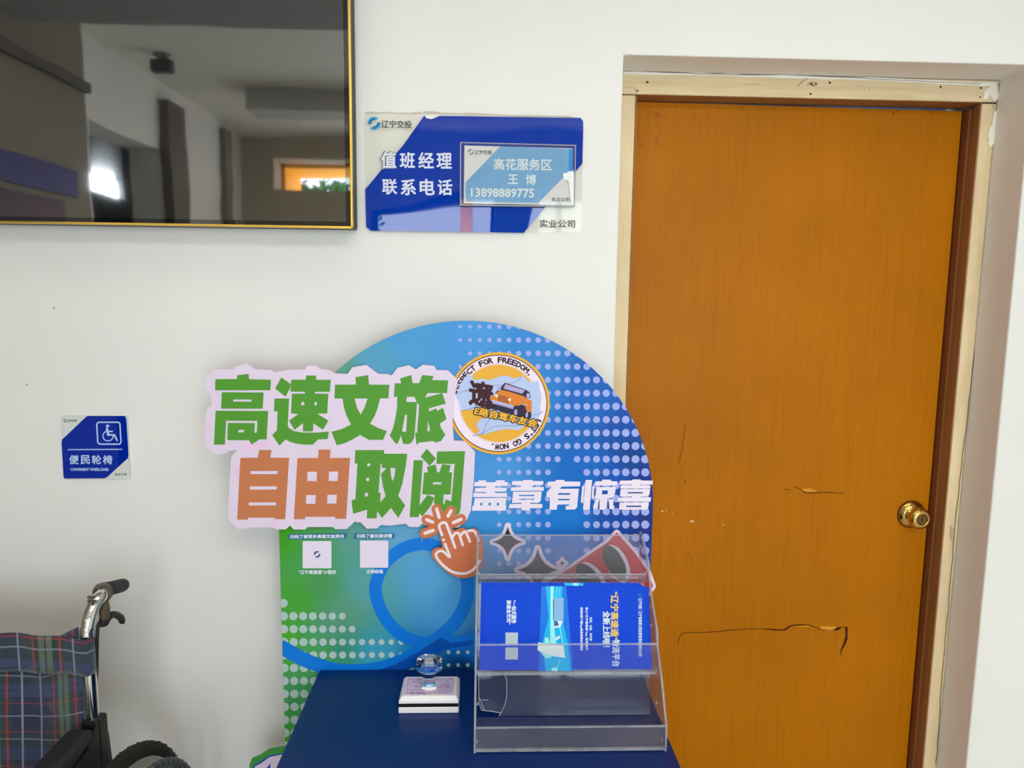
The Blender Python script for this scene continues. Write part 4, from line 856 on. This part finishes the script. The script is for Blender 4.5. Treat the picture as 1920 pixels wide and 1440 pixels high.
QP.ink('print_road', [zJ([(738, 100), (768, 100), (765, 420), (790, 640), (800, 660), (735, 660)]), zJ([(680, 600), (720, 600), (730, 660), (680, 655)])]+stroke(zJ([(830, 500), (860, 660)]), 1.5)+stroke(zJ([(830, 120), (815, 200)]), .6)+stroke(zJ([(800, 110), (790, 200)]), .5)+stroke(zJ([(830, 820), (800, 900)]), 1), BC3, brt, E0+.0004)
QP.ink('print_truck', [zJ([(770, 215), (866, 212), (864, 430), (770, 430)])], BTR, brt, E0+.0006)
QP.ink('print_truck_detail', [q for i in range(9) for q in stroke(zJ([(782, 235+i*22), (860, 235+i*22)]), .4)]+[zJ([(762, 225), (772, 225), (772, 425), (764, 425)]), zJ([(780, 440), (830, 440), (815, 490), (775, 490)])], M('truck_line', (60, 90, 150)), brt, E0+.0008)
QP.ink('print_truck_cab', [zJ([(800, 430), (862, 440), (830, 500), (775, 505), (770, 490), (820, 480)]), zJ([(780, 600), (830, 580), (835, 600), (790, 630)])], BW, brt, E0+.0009)
QP.ink('print_car', [zJ([(618, 645), (865, 680), (880, 795), (750, 778), (640, 740), (610, 720)])], M('car_white', (222, 232, 244)), brt, E0+.0008)
QP.ink('print_car_lower', [zJ([(750, 890), (810, 890), (805, 925), (750, 925)]), zJ([(640, 745), (750, 780), (730, 800), (690, 800)])], BC3, brt, E0+.0007)
QP.ink('print_rays', stroke(zJ([(480, 230), (700, 480)]), .4)+stroke(zJ([(500, 470), (690, 550)]), .4)+stroke(zJ([(530, 150), (700, 240)]), .3), BC2, brt, E0+.0001)
QP.ink('blank_code_card', each=True, shapes=[zJ([(300, 550), (422, 550), (420, 668), (300, 668)]), zJ([(300, 695), (422, 695), (420, 812), (298, 812)])], mat=M('code_grey', (176, 190, 200)), parent=brt, e=E0+.0003)
def vtext(s, x0, x1, y0, y1, b=.3):                            # turned writing: reads downwards
    q = zJ([(x1, y0), (x1, y1), (x0, y0)]); return (s, q[0], q[1], q[2], b)
write(QP, 'white_lettering', [vtext('“一站式服务', 360, 405, 235, 460, .35), vtext('旅途全无忧”', 312, 355, 235, 470, .35), vtext('全新上线啦！', 1248, 1318, 345, 690, .45), vtext('就上“辽宁高速通”App 畅享出行', 1075, 1103, 305, 720, .22), vtext('即刻扫码下载App畅享智慧出行服务', 1024, 1052, 305, 725, .22),
      vtext('发现、体验、享优惠', 1118, 1142, 400, 630, .15), vtext('辽宁交投｜辽宁省高速公路运营管理有限责任公司', 1592, 1630, 218, 780, .15), vtext('物流平台', 1340, 1412, 620, 880, .4)], BW, brt, E0+.0010)
write(QP, 'gold_lettering', [vtext('“辽宁高速通”', 1325, 1400, 155, 620, .55)], GD, brt, E0+.0010)
logo(QP, brt, 890+1610/5.189, 1080+190/5.189, 3.6, E0+.0010, LB1, LB2)

# ================================================================== STAMP
zK = lambda P: Z(720, 1200, 9, P)
fb0 = UZ(747, 1338.5, TZ); fb1 = UZ(860, 1338.5, TZ); bx0, bx1 = fb0.x, fb1.x; by0 = fb0.y
hF = U(804, 1304.5, by0+.006).z; dpt = UZ(808, 1268, hF).y-by0
print('stampbox', bx1-bx0, hF-TZ, dpt)
SW = M('stamp_white', (232, 228, 228), rough=.3); 
sb = empty('stamp_pad_box', ((bx0+bx1)/2, by0+dpt/2, TZ), 'white ink pad box on the navy table, under the crystal stamp', 'stamp pad')
h1 = TZ+(hF-TZ)*.40; h2 = TZ+(hF-TZ)*.60
bev(G().box(bx0, bx1, by0, by0+dpt+.006, TZ+.0003, h1).put('tray', SW, sb), .002, 3)
G().box(bx0+.0007, bx1-.0007, by0+.0007, by0+dpt+.003, h1, h2).put('seam', M('seam_black', (18, 16, 16), rough=.6), sb)
g = G(); c_ = .006
b4 = lambda x0, x1, y0, y1, z: [(x0, y0, z), (x1, y0, z), (x1, y1, z), (x0, y1, z)]
V = b4(bx0+.0005, bx1-.0005, by0+.0005, by0+dpt+.004, h2)+b4(bx0+.0005, bx1-.0005, by0+.0005, by0+dpt+.004, h2+(hF-h2)*.45)+b4(bx0+c_, bx1-c_, by0+c_, by0+dpt-.001, hF)
Fc = [(0, 3, 2, 1), (8, 9, 10, 11)]+[(i, (i+1) % 4, (i+1) % 4+4, i+4) for i in range(4)]+[(i+4, (i+1) % 4+4, (i+1) % 4+8, i+8) for i in range(4)]
lid = bev(mk('lid', V, Fc, SW, sb), .0012, 2)
HP = Plate((0, 0, hF), (0, 0, 1))
HP.ink('lid_label', [zK([(350, 640), (1190, 640), (1180, 915), (300, 920)])], M('label_lilac', (212, 196, 220), rough=.3), sb, .0003)
MG = M('ink_magenta', (160, 88, 158), rough=.4)
pat = ringpx(zK([(415, 660), (1160, 655), (1140, 880), (385, 900)]), .6)
rnd = random.Random(3)
for i in range(46):
    left = i % 2; x = rnd.uniform(420, 620) if left else rnd.uniform(900, 1120); y = rnd.uniform(668, 800)
    a = rnd.choice([(40, 0), (0, 22), (25, -15), (25, 15)]); pat += stroke(zK([(x, y), (x+a[0], y+a[1])]), .55, 6)
for bx_ in (930, 1035): pat += stroke(zK([(bx_+10, 755), (bx_, 805), (bx_+70, 805), (bx_+68, 755), (bx_+30, 755), (bx_+28, 785), (bx_+50, 785)]), .7, 6)
pat += stroke(zK([(400, 835), (640, 835)]), .6)+stroke(zK([(900, 835), (1140, 828)]), .6)+[p for i in range(8) for p in stroke(zK([(915+i*28, 848), (910+i*28, 878)]), .5, 6)]
for x in (455, 560, 640): pat += stroke(zK([(x, 850), (x-15, 885), (x+45, 885), (x+50, 915), (x, 915)]), .7, 6)
HP.ink('label_pattern', pat, MG, sb, .0006)
# crystal stamp
GL = bpy.data.materials.new('crystal'); GL.use_nodes = True; b_ = GL.node_tree.nodes['Principled BSDF']; b_.inputs['Transmission Weight'].default_value = 1; b_.inputs['Roughness'].default_value = .02; b_.inputs['IOR'].default_value = 1.45; b_.inputs['Base Color'].default_value = (.93, .97, 1, 1)
sp = UZ(720+765/9, 1200+800/9, hF); s_ = .001*.92
cs_ = empty('crystal_stamp', (sp.x, sp.y, hF), 'clear faceted crystal hand stamp standing on the white ink pad box', 'stamp')
z0 = hF+.0012; hw_ = U(720+890/9, 1290, sp.y).x-U(720+640/9, 1290, sp.y).x
def loft(name, rings, mat, par, n=8, sq=.30):
    V = []; Fc = []
    for (z, ax, ay) in rings:
        for (ux, uy) in ((1, -sq), (1, sq), (sq*1.6 if ay > ax else .45, 1), (-.45, 1), (-1, sq), (-1, -sq), (-.45, -1), (.45, -1)):
            V.append((sp.x+ax*ux, sp.y+ay*uy, z))
    for i in range(len(rings)-1):
        for k in range(8): Fc.append((i*8+k, i*8+(k+1) % 8, (i+1)*8+(k+1) % 8, (i+1)*8+k))
    Fc += [tuple(range(7, -1, -1)), tuple((len(rings)-1)*8+k for k in range(8))]
    return mk(name, V, Fc, mat, par)
a_ = hw_/2
ztop = U(720+770/9, 1200+275/9, sp.y).z; zkb = U(720+770/9, 1200+545/9, sp.y).z; zst = U(720+770/9, 1200+745/9, sp.y).z
kr = (U(720+980/9, 1242, sp.y).x-U(720+548/9, 1242, sp.y).x)/2; sr = (U(720+870/9, 1260, sp.y).x-U(720+668/9, 1260, sp.y).x)/2
loft('rubber_face', [(hF+.0009, a_, a_*.9), (z0+.001, a_, a_*.9)], M('stamp_face_pink', (228, 196, 196)), cs_)
loft('base', [(z0+.0012, a_, a_*.9), (z0+.004, a_, a_*.9), (zst, sr*1.05, sr*.9)], M('frosted_white', (236, 232, 232), rough=.3), cs_, sq=.9)
loft('stem', [(zst+.0002, sr*1.05, sr*.9), (zst+.004, sr, sr*.8), (zkb, sr, sr*.8)], GL, cs_, sq=.8)
H_ = ztop-zkb
loft('crystal_knob', [(zkb+.0002, kr*.62, kr*.35), (zkb+H_*.22, kr*.95, kr*.55), (zkb+H_*.5, kr, kr*.62), (zkb+H_*.78, kr*.95, kr*.55), (ztop, kr*.66, kr*.34)], GL, cs_, sq=.5)

# ================================================================== WHEELCHAIR
def tartan():
    m, nt, b = node_mat('tartan_cloth'); N = nt.nodes.new; L = nt.links.new
    uv = N('ShaderNodeUVMap'); uv.uv_map = 'uv'; sep = N('ShaderNodeSeparateXYZ'); L(uv.outputs[0], sep.inputs[0])
    def ramp(sock, per, stops, off=0):
        ad = N('ShaderNodeMath'); ad.operation = 'MULTIPLY_ADD'; ad.inputs[1].default_value = 1/per; ad.inputs[2].default_value = off; L(sock, ad.inputs[0])
        fr = N('ShaderNodeMath'); fr.operation = 'FRACT'; L(ad.outputs[0], fr.inputs[0])
        r = N('ShaderNodeValToRGB'); r.color_ramp.interpolation = 'CONSTANT'; e = r.color_ramp.elements
        while len(e) > 1: e.remove(e[0])
        e[0].position = 0; e[0].color = (*stops[0][1], 1)
        for p, c in stops[1:]: q = e.new(p); q.color = (*c, 1)
        L(fr.outputs[0], r.inputs[0]); return r
    nv = (.016, .022, .055); gr = (.016, .035, .032); wh = (.20, .22, .30); rd = (.24, .015, .03); ol = (.09, .12, .08); bl = (.03, .05, .12)
    r1 = ramp(sep.outputs[0], .155, [(0, nv), (.06, wh), (.085, nv), (.22, gr), (.27, rd), (.30, gr), (.36, ol), (.43, gr), (.45, ol), (.52, gr), (.60, rd), (.63, gr), (.68, nv), (.80, wh), (.825, nv)])
    r2 = ramp(sep.outputs[1], .17, [(0, nv), (.05, wh), (.07, nv), (.25, rd), (.265, nv), (.36, bl), (.45, gr), (.47, bl), (.56, gr), (.68, wh), (.70, gr), (.80, rd), (.82, nv)], .1)
    mx = N('ShaderNodeMix'); mx.data_type = 'RGBA'; mx.blend_type = 'LIGHTEN'; mx.inputs[0].default_value = .8; L(r1.outputs[0], mx.inputs[6]); L(r2.outputs[0], mx.inputs[7])
    L(mx.outputs[2], b.inputs['Base Color']); b.inputs['Roughness'].default_value = .85; b.inputs['Sheen Weight'].default_value = .3
    tc = N('ShaderNodeTexCoord'); n = N('ShaderNodeTexNoise'); n.inputs['Scale'].default_value = 14; n.inputs['Detail'].default_value = 3; L(tc.outputs['Object'], n.inputs['Vector'])
    bp = N('ShaderNodeBump'); bp.inputs['Strength'].default_value = .5; bp.inputs['Distance'].default_value = .02; L(n.outputs[0], bp.inputs['Height']); L(bp.outputs[0], b.inputs['Normal'])
    return m
TT = tartan()
WX = -.66; PX = -.745; PY = -.283; PXL = PX-.42
wc = empty('wheelchair', ((PX+PXL)/2, -.45, 0), 'wheelchair with dark tartan backrest and chrome frame, parked against the wall', 'wheelchair')
def cloth(name, fn, nu, nv_, sc, par, thick=.002):
    V = []; UV = []
    for j in range(nv_+1):
        for i in range(nu+1):
            u, v = i/nu, j/nv_; V.append(fn(u, v)); UV.append((u*sc[0], v*sc[1]))
    Fc = [(j*(nu+1)+i, j*(nu+1)+i+1, (j+1)*(nu+1)+i+1, (j+1)*(nu+1)+i) for j in range(nv_) for i in range(nu)]
    o = mk(name, V, Fc, TT, par, smooth=True); uvl = o.data.uv_layers.new(name='uv')
    for l in o.data.loops: uvl.data[l.index].uv = UV[l.vertex_index]
    m = o.modifiers.new('t', 'SOLIDIFY'); m.thickness = thick; m.offset = 0; return o
zH_ = .93*1  # handle height guard
zp_top = U(183, 1120, PY).z
ZB = lambda py, Y=PY: U(170, py, Y).z
cfr = G()
gE = U(230, 1096, PY+.135); gz = gE.z; gx_ = gE.x; gs = U(190, 1112, PY+.05).z
rp = smooth([(PX, PY, .30), (PX, PY, .55), (PX, PY, gs-.078), (PX+.001, PY+.004, gs-.042), (PX+.004, PY+.020, gs-.012), (PX+.008, PY+.042, gs), (gx_-.004, PY+.068, gs-.003), (gx_-.001, PY+.10, gz+.008)], 6)
G().tube(rp, .0125, 16).put('push_post', CHROME, wc, smooth=True)
lp_ = [(PX+PXL-p[0], p[1], p[2]) for p in rp]; G().tube(lp_, .0115, 12).put('push_post', CHROME, wc, smooth=True)
def mir(p, sd): return Vector(p) if sd > 0 else Vector((PX+PXL-p[0], p[1], p[2]))
for sd, X0 in ((1, PX), (-1, PXL)):
    T_ = lambda pts: [mir(p, sd) for p in pts]
    G().tube(T_([(gx_-.004, PY+.070, gs-.003), (gx_-.0035, PY+.074, gs-.004), (gx_-.002, PY+.090, gs-.008), (gx_, PY+.130, gz), (gx_, PY+.138, gz-.002), (gx_, PY+.142, gz-.003)]), [.0120, .0150, .0138, .0138, .0125, .008], 18).put('hand_grip', M('grip_rubber', (46, 48, 52), rough=.6), wc, smooth=True)
    ag = M('tarnished_metal', (106, 96, 78), rough=.45, metal=.5, noise=.4, nscale=150)
    g = G().tube(T_([(PX+.008, PY+.044, gs), (PX+.008, PY+.047, gs), (gx_-.004, PY+.066, gs-.003), (gx_-.004, PY+.070, gs-.003)]), [.0150, .0170, .0170, .0150], 14)
    g.tube(T_([(gx_+.002, PY+.052, gs-.010), U(196, 1140, PY+.04), U(196, 1158, PY+.04), U(190, 1167, PY+.04)]), [.010, .010, .009, .006], 10)
    for y_ in (1120, 1127): G().tube(T_([U(178, y_, PY), U(165, y_, PY)]), .003, 8).put('clamp_bolt', ag, wc)
    g.put('brake_bracket', ag, wc)
    lv = [U(187, 1168, PY+.035), U(196, 1168, PY+.04), U(202, 1158, PY+.05), U(212, 1152, PY+.065), U(224, 1156, PY+.085), U(229, 1163, PY+.095), U(228, 1167, PY+.096)]
    G().tube(T_(smooth([tuple(p) for p in lv], 4)), [.006]+[.0075]*10+[.0066]*8+[.0060]*6, 10).put('brake_lever', BLK, wc, smooth=True)
    cb = smooth([tuple(U(188, 1165, PY+.03)), tuple(U(183, 1182, PY+.012)), tuple(U(181, 1260, PY+.006)), tuple(U(179, 1330, PY+.004)), (PX+.014, PY, .48)], 6)
    G().tube(T_(cb), .0032, 6).put('brake_cable', BLK, wc, smooth=True)
# tartan back: sling and the belt band
zt1 = ZB(1165); zband1 = ZB(1192); zband0 = ZB(1259)
def back(u, v):
    x = PXL+.012+(PX-PXL-.024)*u; sag = math.sin(math.pi*u)
    top = zt1-.008 - .05*min(1, (1-abs(2*u-1))*2.2)
    z = .50+(top-.50)*v; y = PY-.006+.045*sag*(.4+.6*v)+.004*math.sin(u*19)*(1-abs(2*v-1))
    return (x, y, z)
cloth('backrest', back, 40, 24, (.42, .36), wc)
def band(u, v):
    x = PXL-.012+(PX-PXL+.024)*u+.002; e = abs(2*u-1); sag = math.sin(math.pi*u)
    z = zband0+(zband1-zband0)*v+.006*sag*(v-.3)-.004*sag; y = PY-.0165+.030*sag+.003*math.sin(u*31)
    if e > .97: y += (e-.97)/.03*.016
    return (x, y, z)
bd = cloth('back_band', band, 60, 6, (.44, zband1-zband0), wc)
for uv_ in bd.data.uv_layers['uv'].data: uv_.uv = (uv_.uv[0]+.03, uv_.uv[1]+.055)
def tail(u, v):
    x, y, z = band(u, 0); z += .004-.022*v*math.sin(math.pi*min(1, u*1.0)); return (x, y+.006+.002*v, z)
def seat(u, v):
    x = PXL+.01+(PX-PXL-.02)*u; return (x, PY-.02-.38*v, .485-.02*math.sin(math.pi*u))
cloth('seat', seat, 16, 12, (.42, .38), wc, .012)
# armrests, skirt guards, arm and seat frame
for s, X0 in ((1, PX), (-1, PXL)):
    az = U(150, 1350, PY-.02).z-.012
    bev(G().box(X0-.032, X0+.018, PY-.34, PY-.022, az-.028, az).put('armrest_pad', M('armrest_black', (40, 40, 43), rough=.55), wc), .012, 4)
    G().tube(smooth([(X0+.002, PY-.02, az-.036), (X0+.002, PY-.30, az-.036), (X0+.002, PY-.34, az-.06), (X0+.002, PY-.345, .30)], 5), .010, 10).put('arm_tube', BLK, wc, smooth=True)
    gp = [(PY+.022, .40), (PY+.026, az-.10), (PY+.020, az-.04), (PY+.006, az-.005), (PY-.012, az+.004), (PY-.05, az-.03), (PY-.30, az-.05), (PY-.30, .40)]
    bev(fixn(G().prism([Vector((X0+.013*s, y, z)) for y, z in gp], (.006*s, 0, 0)).put('skirt_guard', M('guard_black', (24, 26, 26), rough=.35), wc)), .002)
    bev(G().box(X0-.014, X0+.020, PY-.016, PY+.018, az-.14, az+.006).put('post_clamp', M('guard_black', (0, 0, 0)), wc), .006, 3)
    G().tube([(X0, PY, .47), (X0, PY-.42, .47)], .011, 12).put('seat_rail', CHROME, wc)
    G().tube([(X0, PY-.40, .47), (X0, PY-.42, .20)], .011, 12).put('front_post', CHROME, wc)
    G().tube([(X0, PY-.42, .20), (X0, PY, .31)], .011, 12).put('lower_rail', CHROME, wc)
    cx_ = X0; cy_ = PY-.40
    cw_ = G().tube([(cx_, cy_+.085*math.cos(a*math.pi/12), .100+.085*math.sin(a*math.pi/12)) for a in range(24)], .0145, 8, closed=True).put('caster_wheel', M('caster_grey', (70, 70, 72)), wc, smooth=True)
    G().lathe((cx_-.012, cy_, .100), (1, 0, 0), [(0, .03), (0, .072), (.024, .072), (.024, .03)], 20).put('caster_hub', M('caster_hub_grey', (150, 150, 150)), cw_)
    G().tube([(cx_, cy_, .115), (cx_, cy_-.0, .21)], .010, 8).put('caster_fork', CHROME, wc)
G().tube([(PX, PY-.05, .22), (PXL, PY-.33, .45)], .009, 10).put('cross_brace', CHROME, wc); G().tube([(PXL, PY-.05, .22), (PX, PY-.33, .45)], .009, 10).put('cross_brace', CHROME, wc)
WR = .300; WY = -.405
TYR = M('tyre_rubber', (34, 31, 27), rough=.7, bump=.6, bscale=260)
for s, X0 in ((1, WX), (-1, PXL-(WX-PX))):
    c = Vector((X0, WY, WR))
    cir = lambda r, dx, n: [(c.x+dx, c.y+r*math.cos(2*math.pi*i/n), c.z+r*math.sin(2*math.pi*i/n)) for i in range(n)]
    wl = G().tube(cir(WR-.016, 0, 64), .0150, 14, closed=True).put('tyre', TYR, wc, smooth=True)
    g = G()
    for i in range(100):                                       # tread blocks
        a = 2*math.pi*i/100
        for dx in (-.010, .010) if i % 2 else (-.005, .005, .0125):
            q = WR-.0165+math.sqrt(max(0, .0152**2-dx*dx)); p = c+Vector((dx, q*math.cos(a), q*math.sin(a)))
            g.box(p.x-.0022, p.x+.0022, p.y-.0008, p.y+.0008, p.z-.0008, p.z+.0008)
    g.put('tread_blocks', TYR, wl, kind='stuff')
    V = []; Fc = []; n = 64; pr = [(-.011, WR-.028), (-.012, WR-.045), (0, WR-.050), (.012, WR-.045), (.011, WR-.028)]
    for i in range(n):
        a = 2*math.pi*i/n
        for (dx, r) in pr: V.append(c+Vector((dx, r*math.cos(a), r*math.sin(a))))
    for i in range(n):
        for k in range(5): j = (i+1) % n; Fc.append((i*5+k, i*5+(k+1) % 5, j*5+(k+1) % 5, j*5+k))
    mk('rim', V, Fc, M('rim_grey_plastic', (150, 148, 138), rough=.4), wl, smooth=False)
    G().tube(cir(WR-.040, .045*s, 56), .0095, 10, closed=True).put('hand_rim', M('hand_rim_black', (40, 42, 46), rough=.4), wc, smooth=True)
    g = G()
    for i in range(72):
        a = 2*math.pi*i/72; r = WR-.040; p = c+Vector((.045*s, r*math.cos(a), r*math.sin(a)))
        t_ = Vector((0, -math.sin(a), math.cos(a)))*.003
        g.tube([p-t_, p+t_], .0101, 8)
    g.put('hand_rim_ribs', M('rib_grey', (78, 84, 92), rough=.45), wc, kind='stuff')
    G().lathe(c-Vector((.03, 0, 0)), (1, 0, 0), [(0, .012), (.004, .03), (.01, .03), (.012, .015), (.05, .015), (.052, .028), (.058, .028), (.062, .012)], 24).put('hub', CHROME, wl)
    for i in range(28):
        a = 2*math.pi*i/28; b2_ = a+(.35 if i % 2 else -.35); dx = -.022 if i % 4 < 2 else .022
        G().tube([c+Vector((dx, .028*math.cos(b2_), .028*math.sin(b2_))), c+Vector((0, (WR-.046)*math.cos(a), (WR-.046)*math.sin(a)))], .0011, 5).put('spoke', CHROME, wl)
    G().tube([c-Vector((.03*s, 0, 0)), Vector(((PX if s > 0 else PXL), WY, WR))], .011, 10).put('axle', CHROME, wc)
# drop empty meshes, if any
for o in list(bpy.data.objects):
    if o.type == 'MESH' and not o.data.polygons: bpy.data.objects.remove(o)
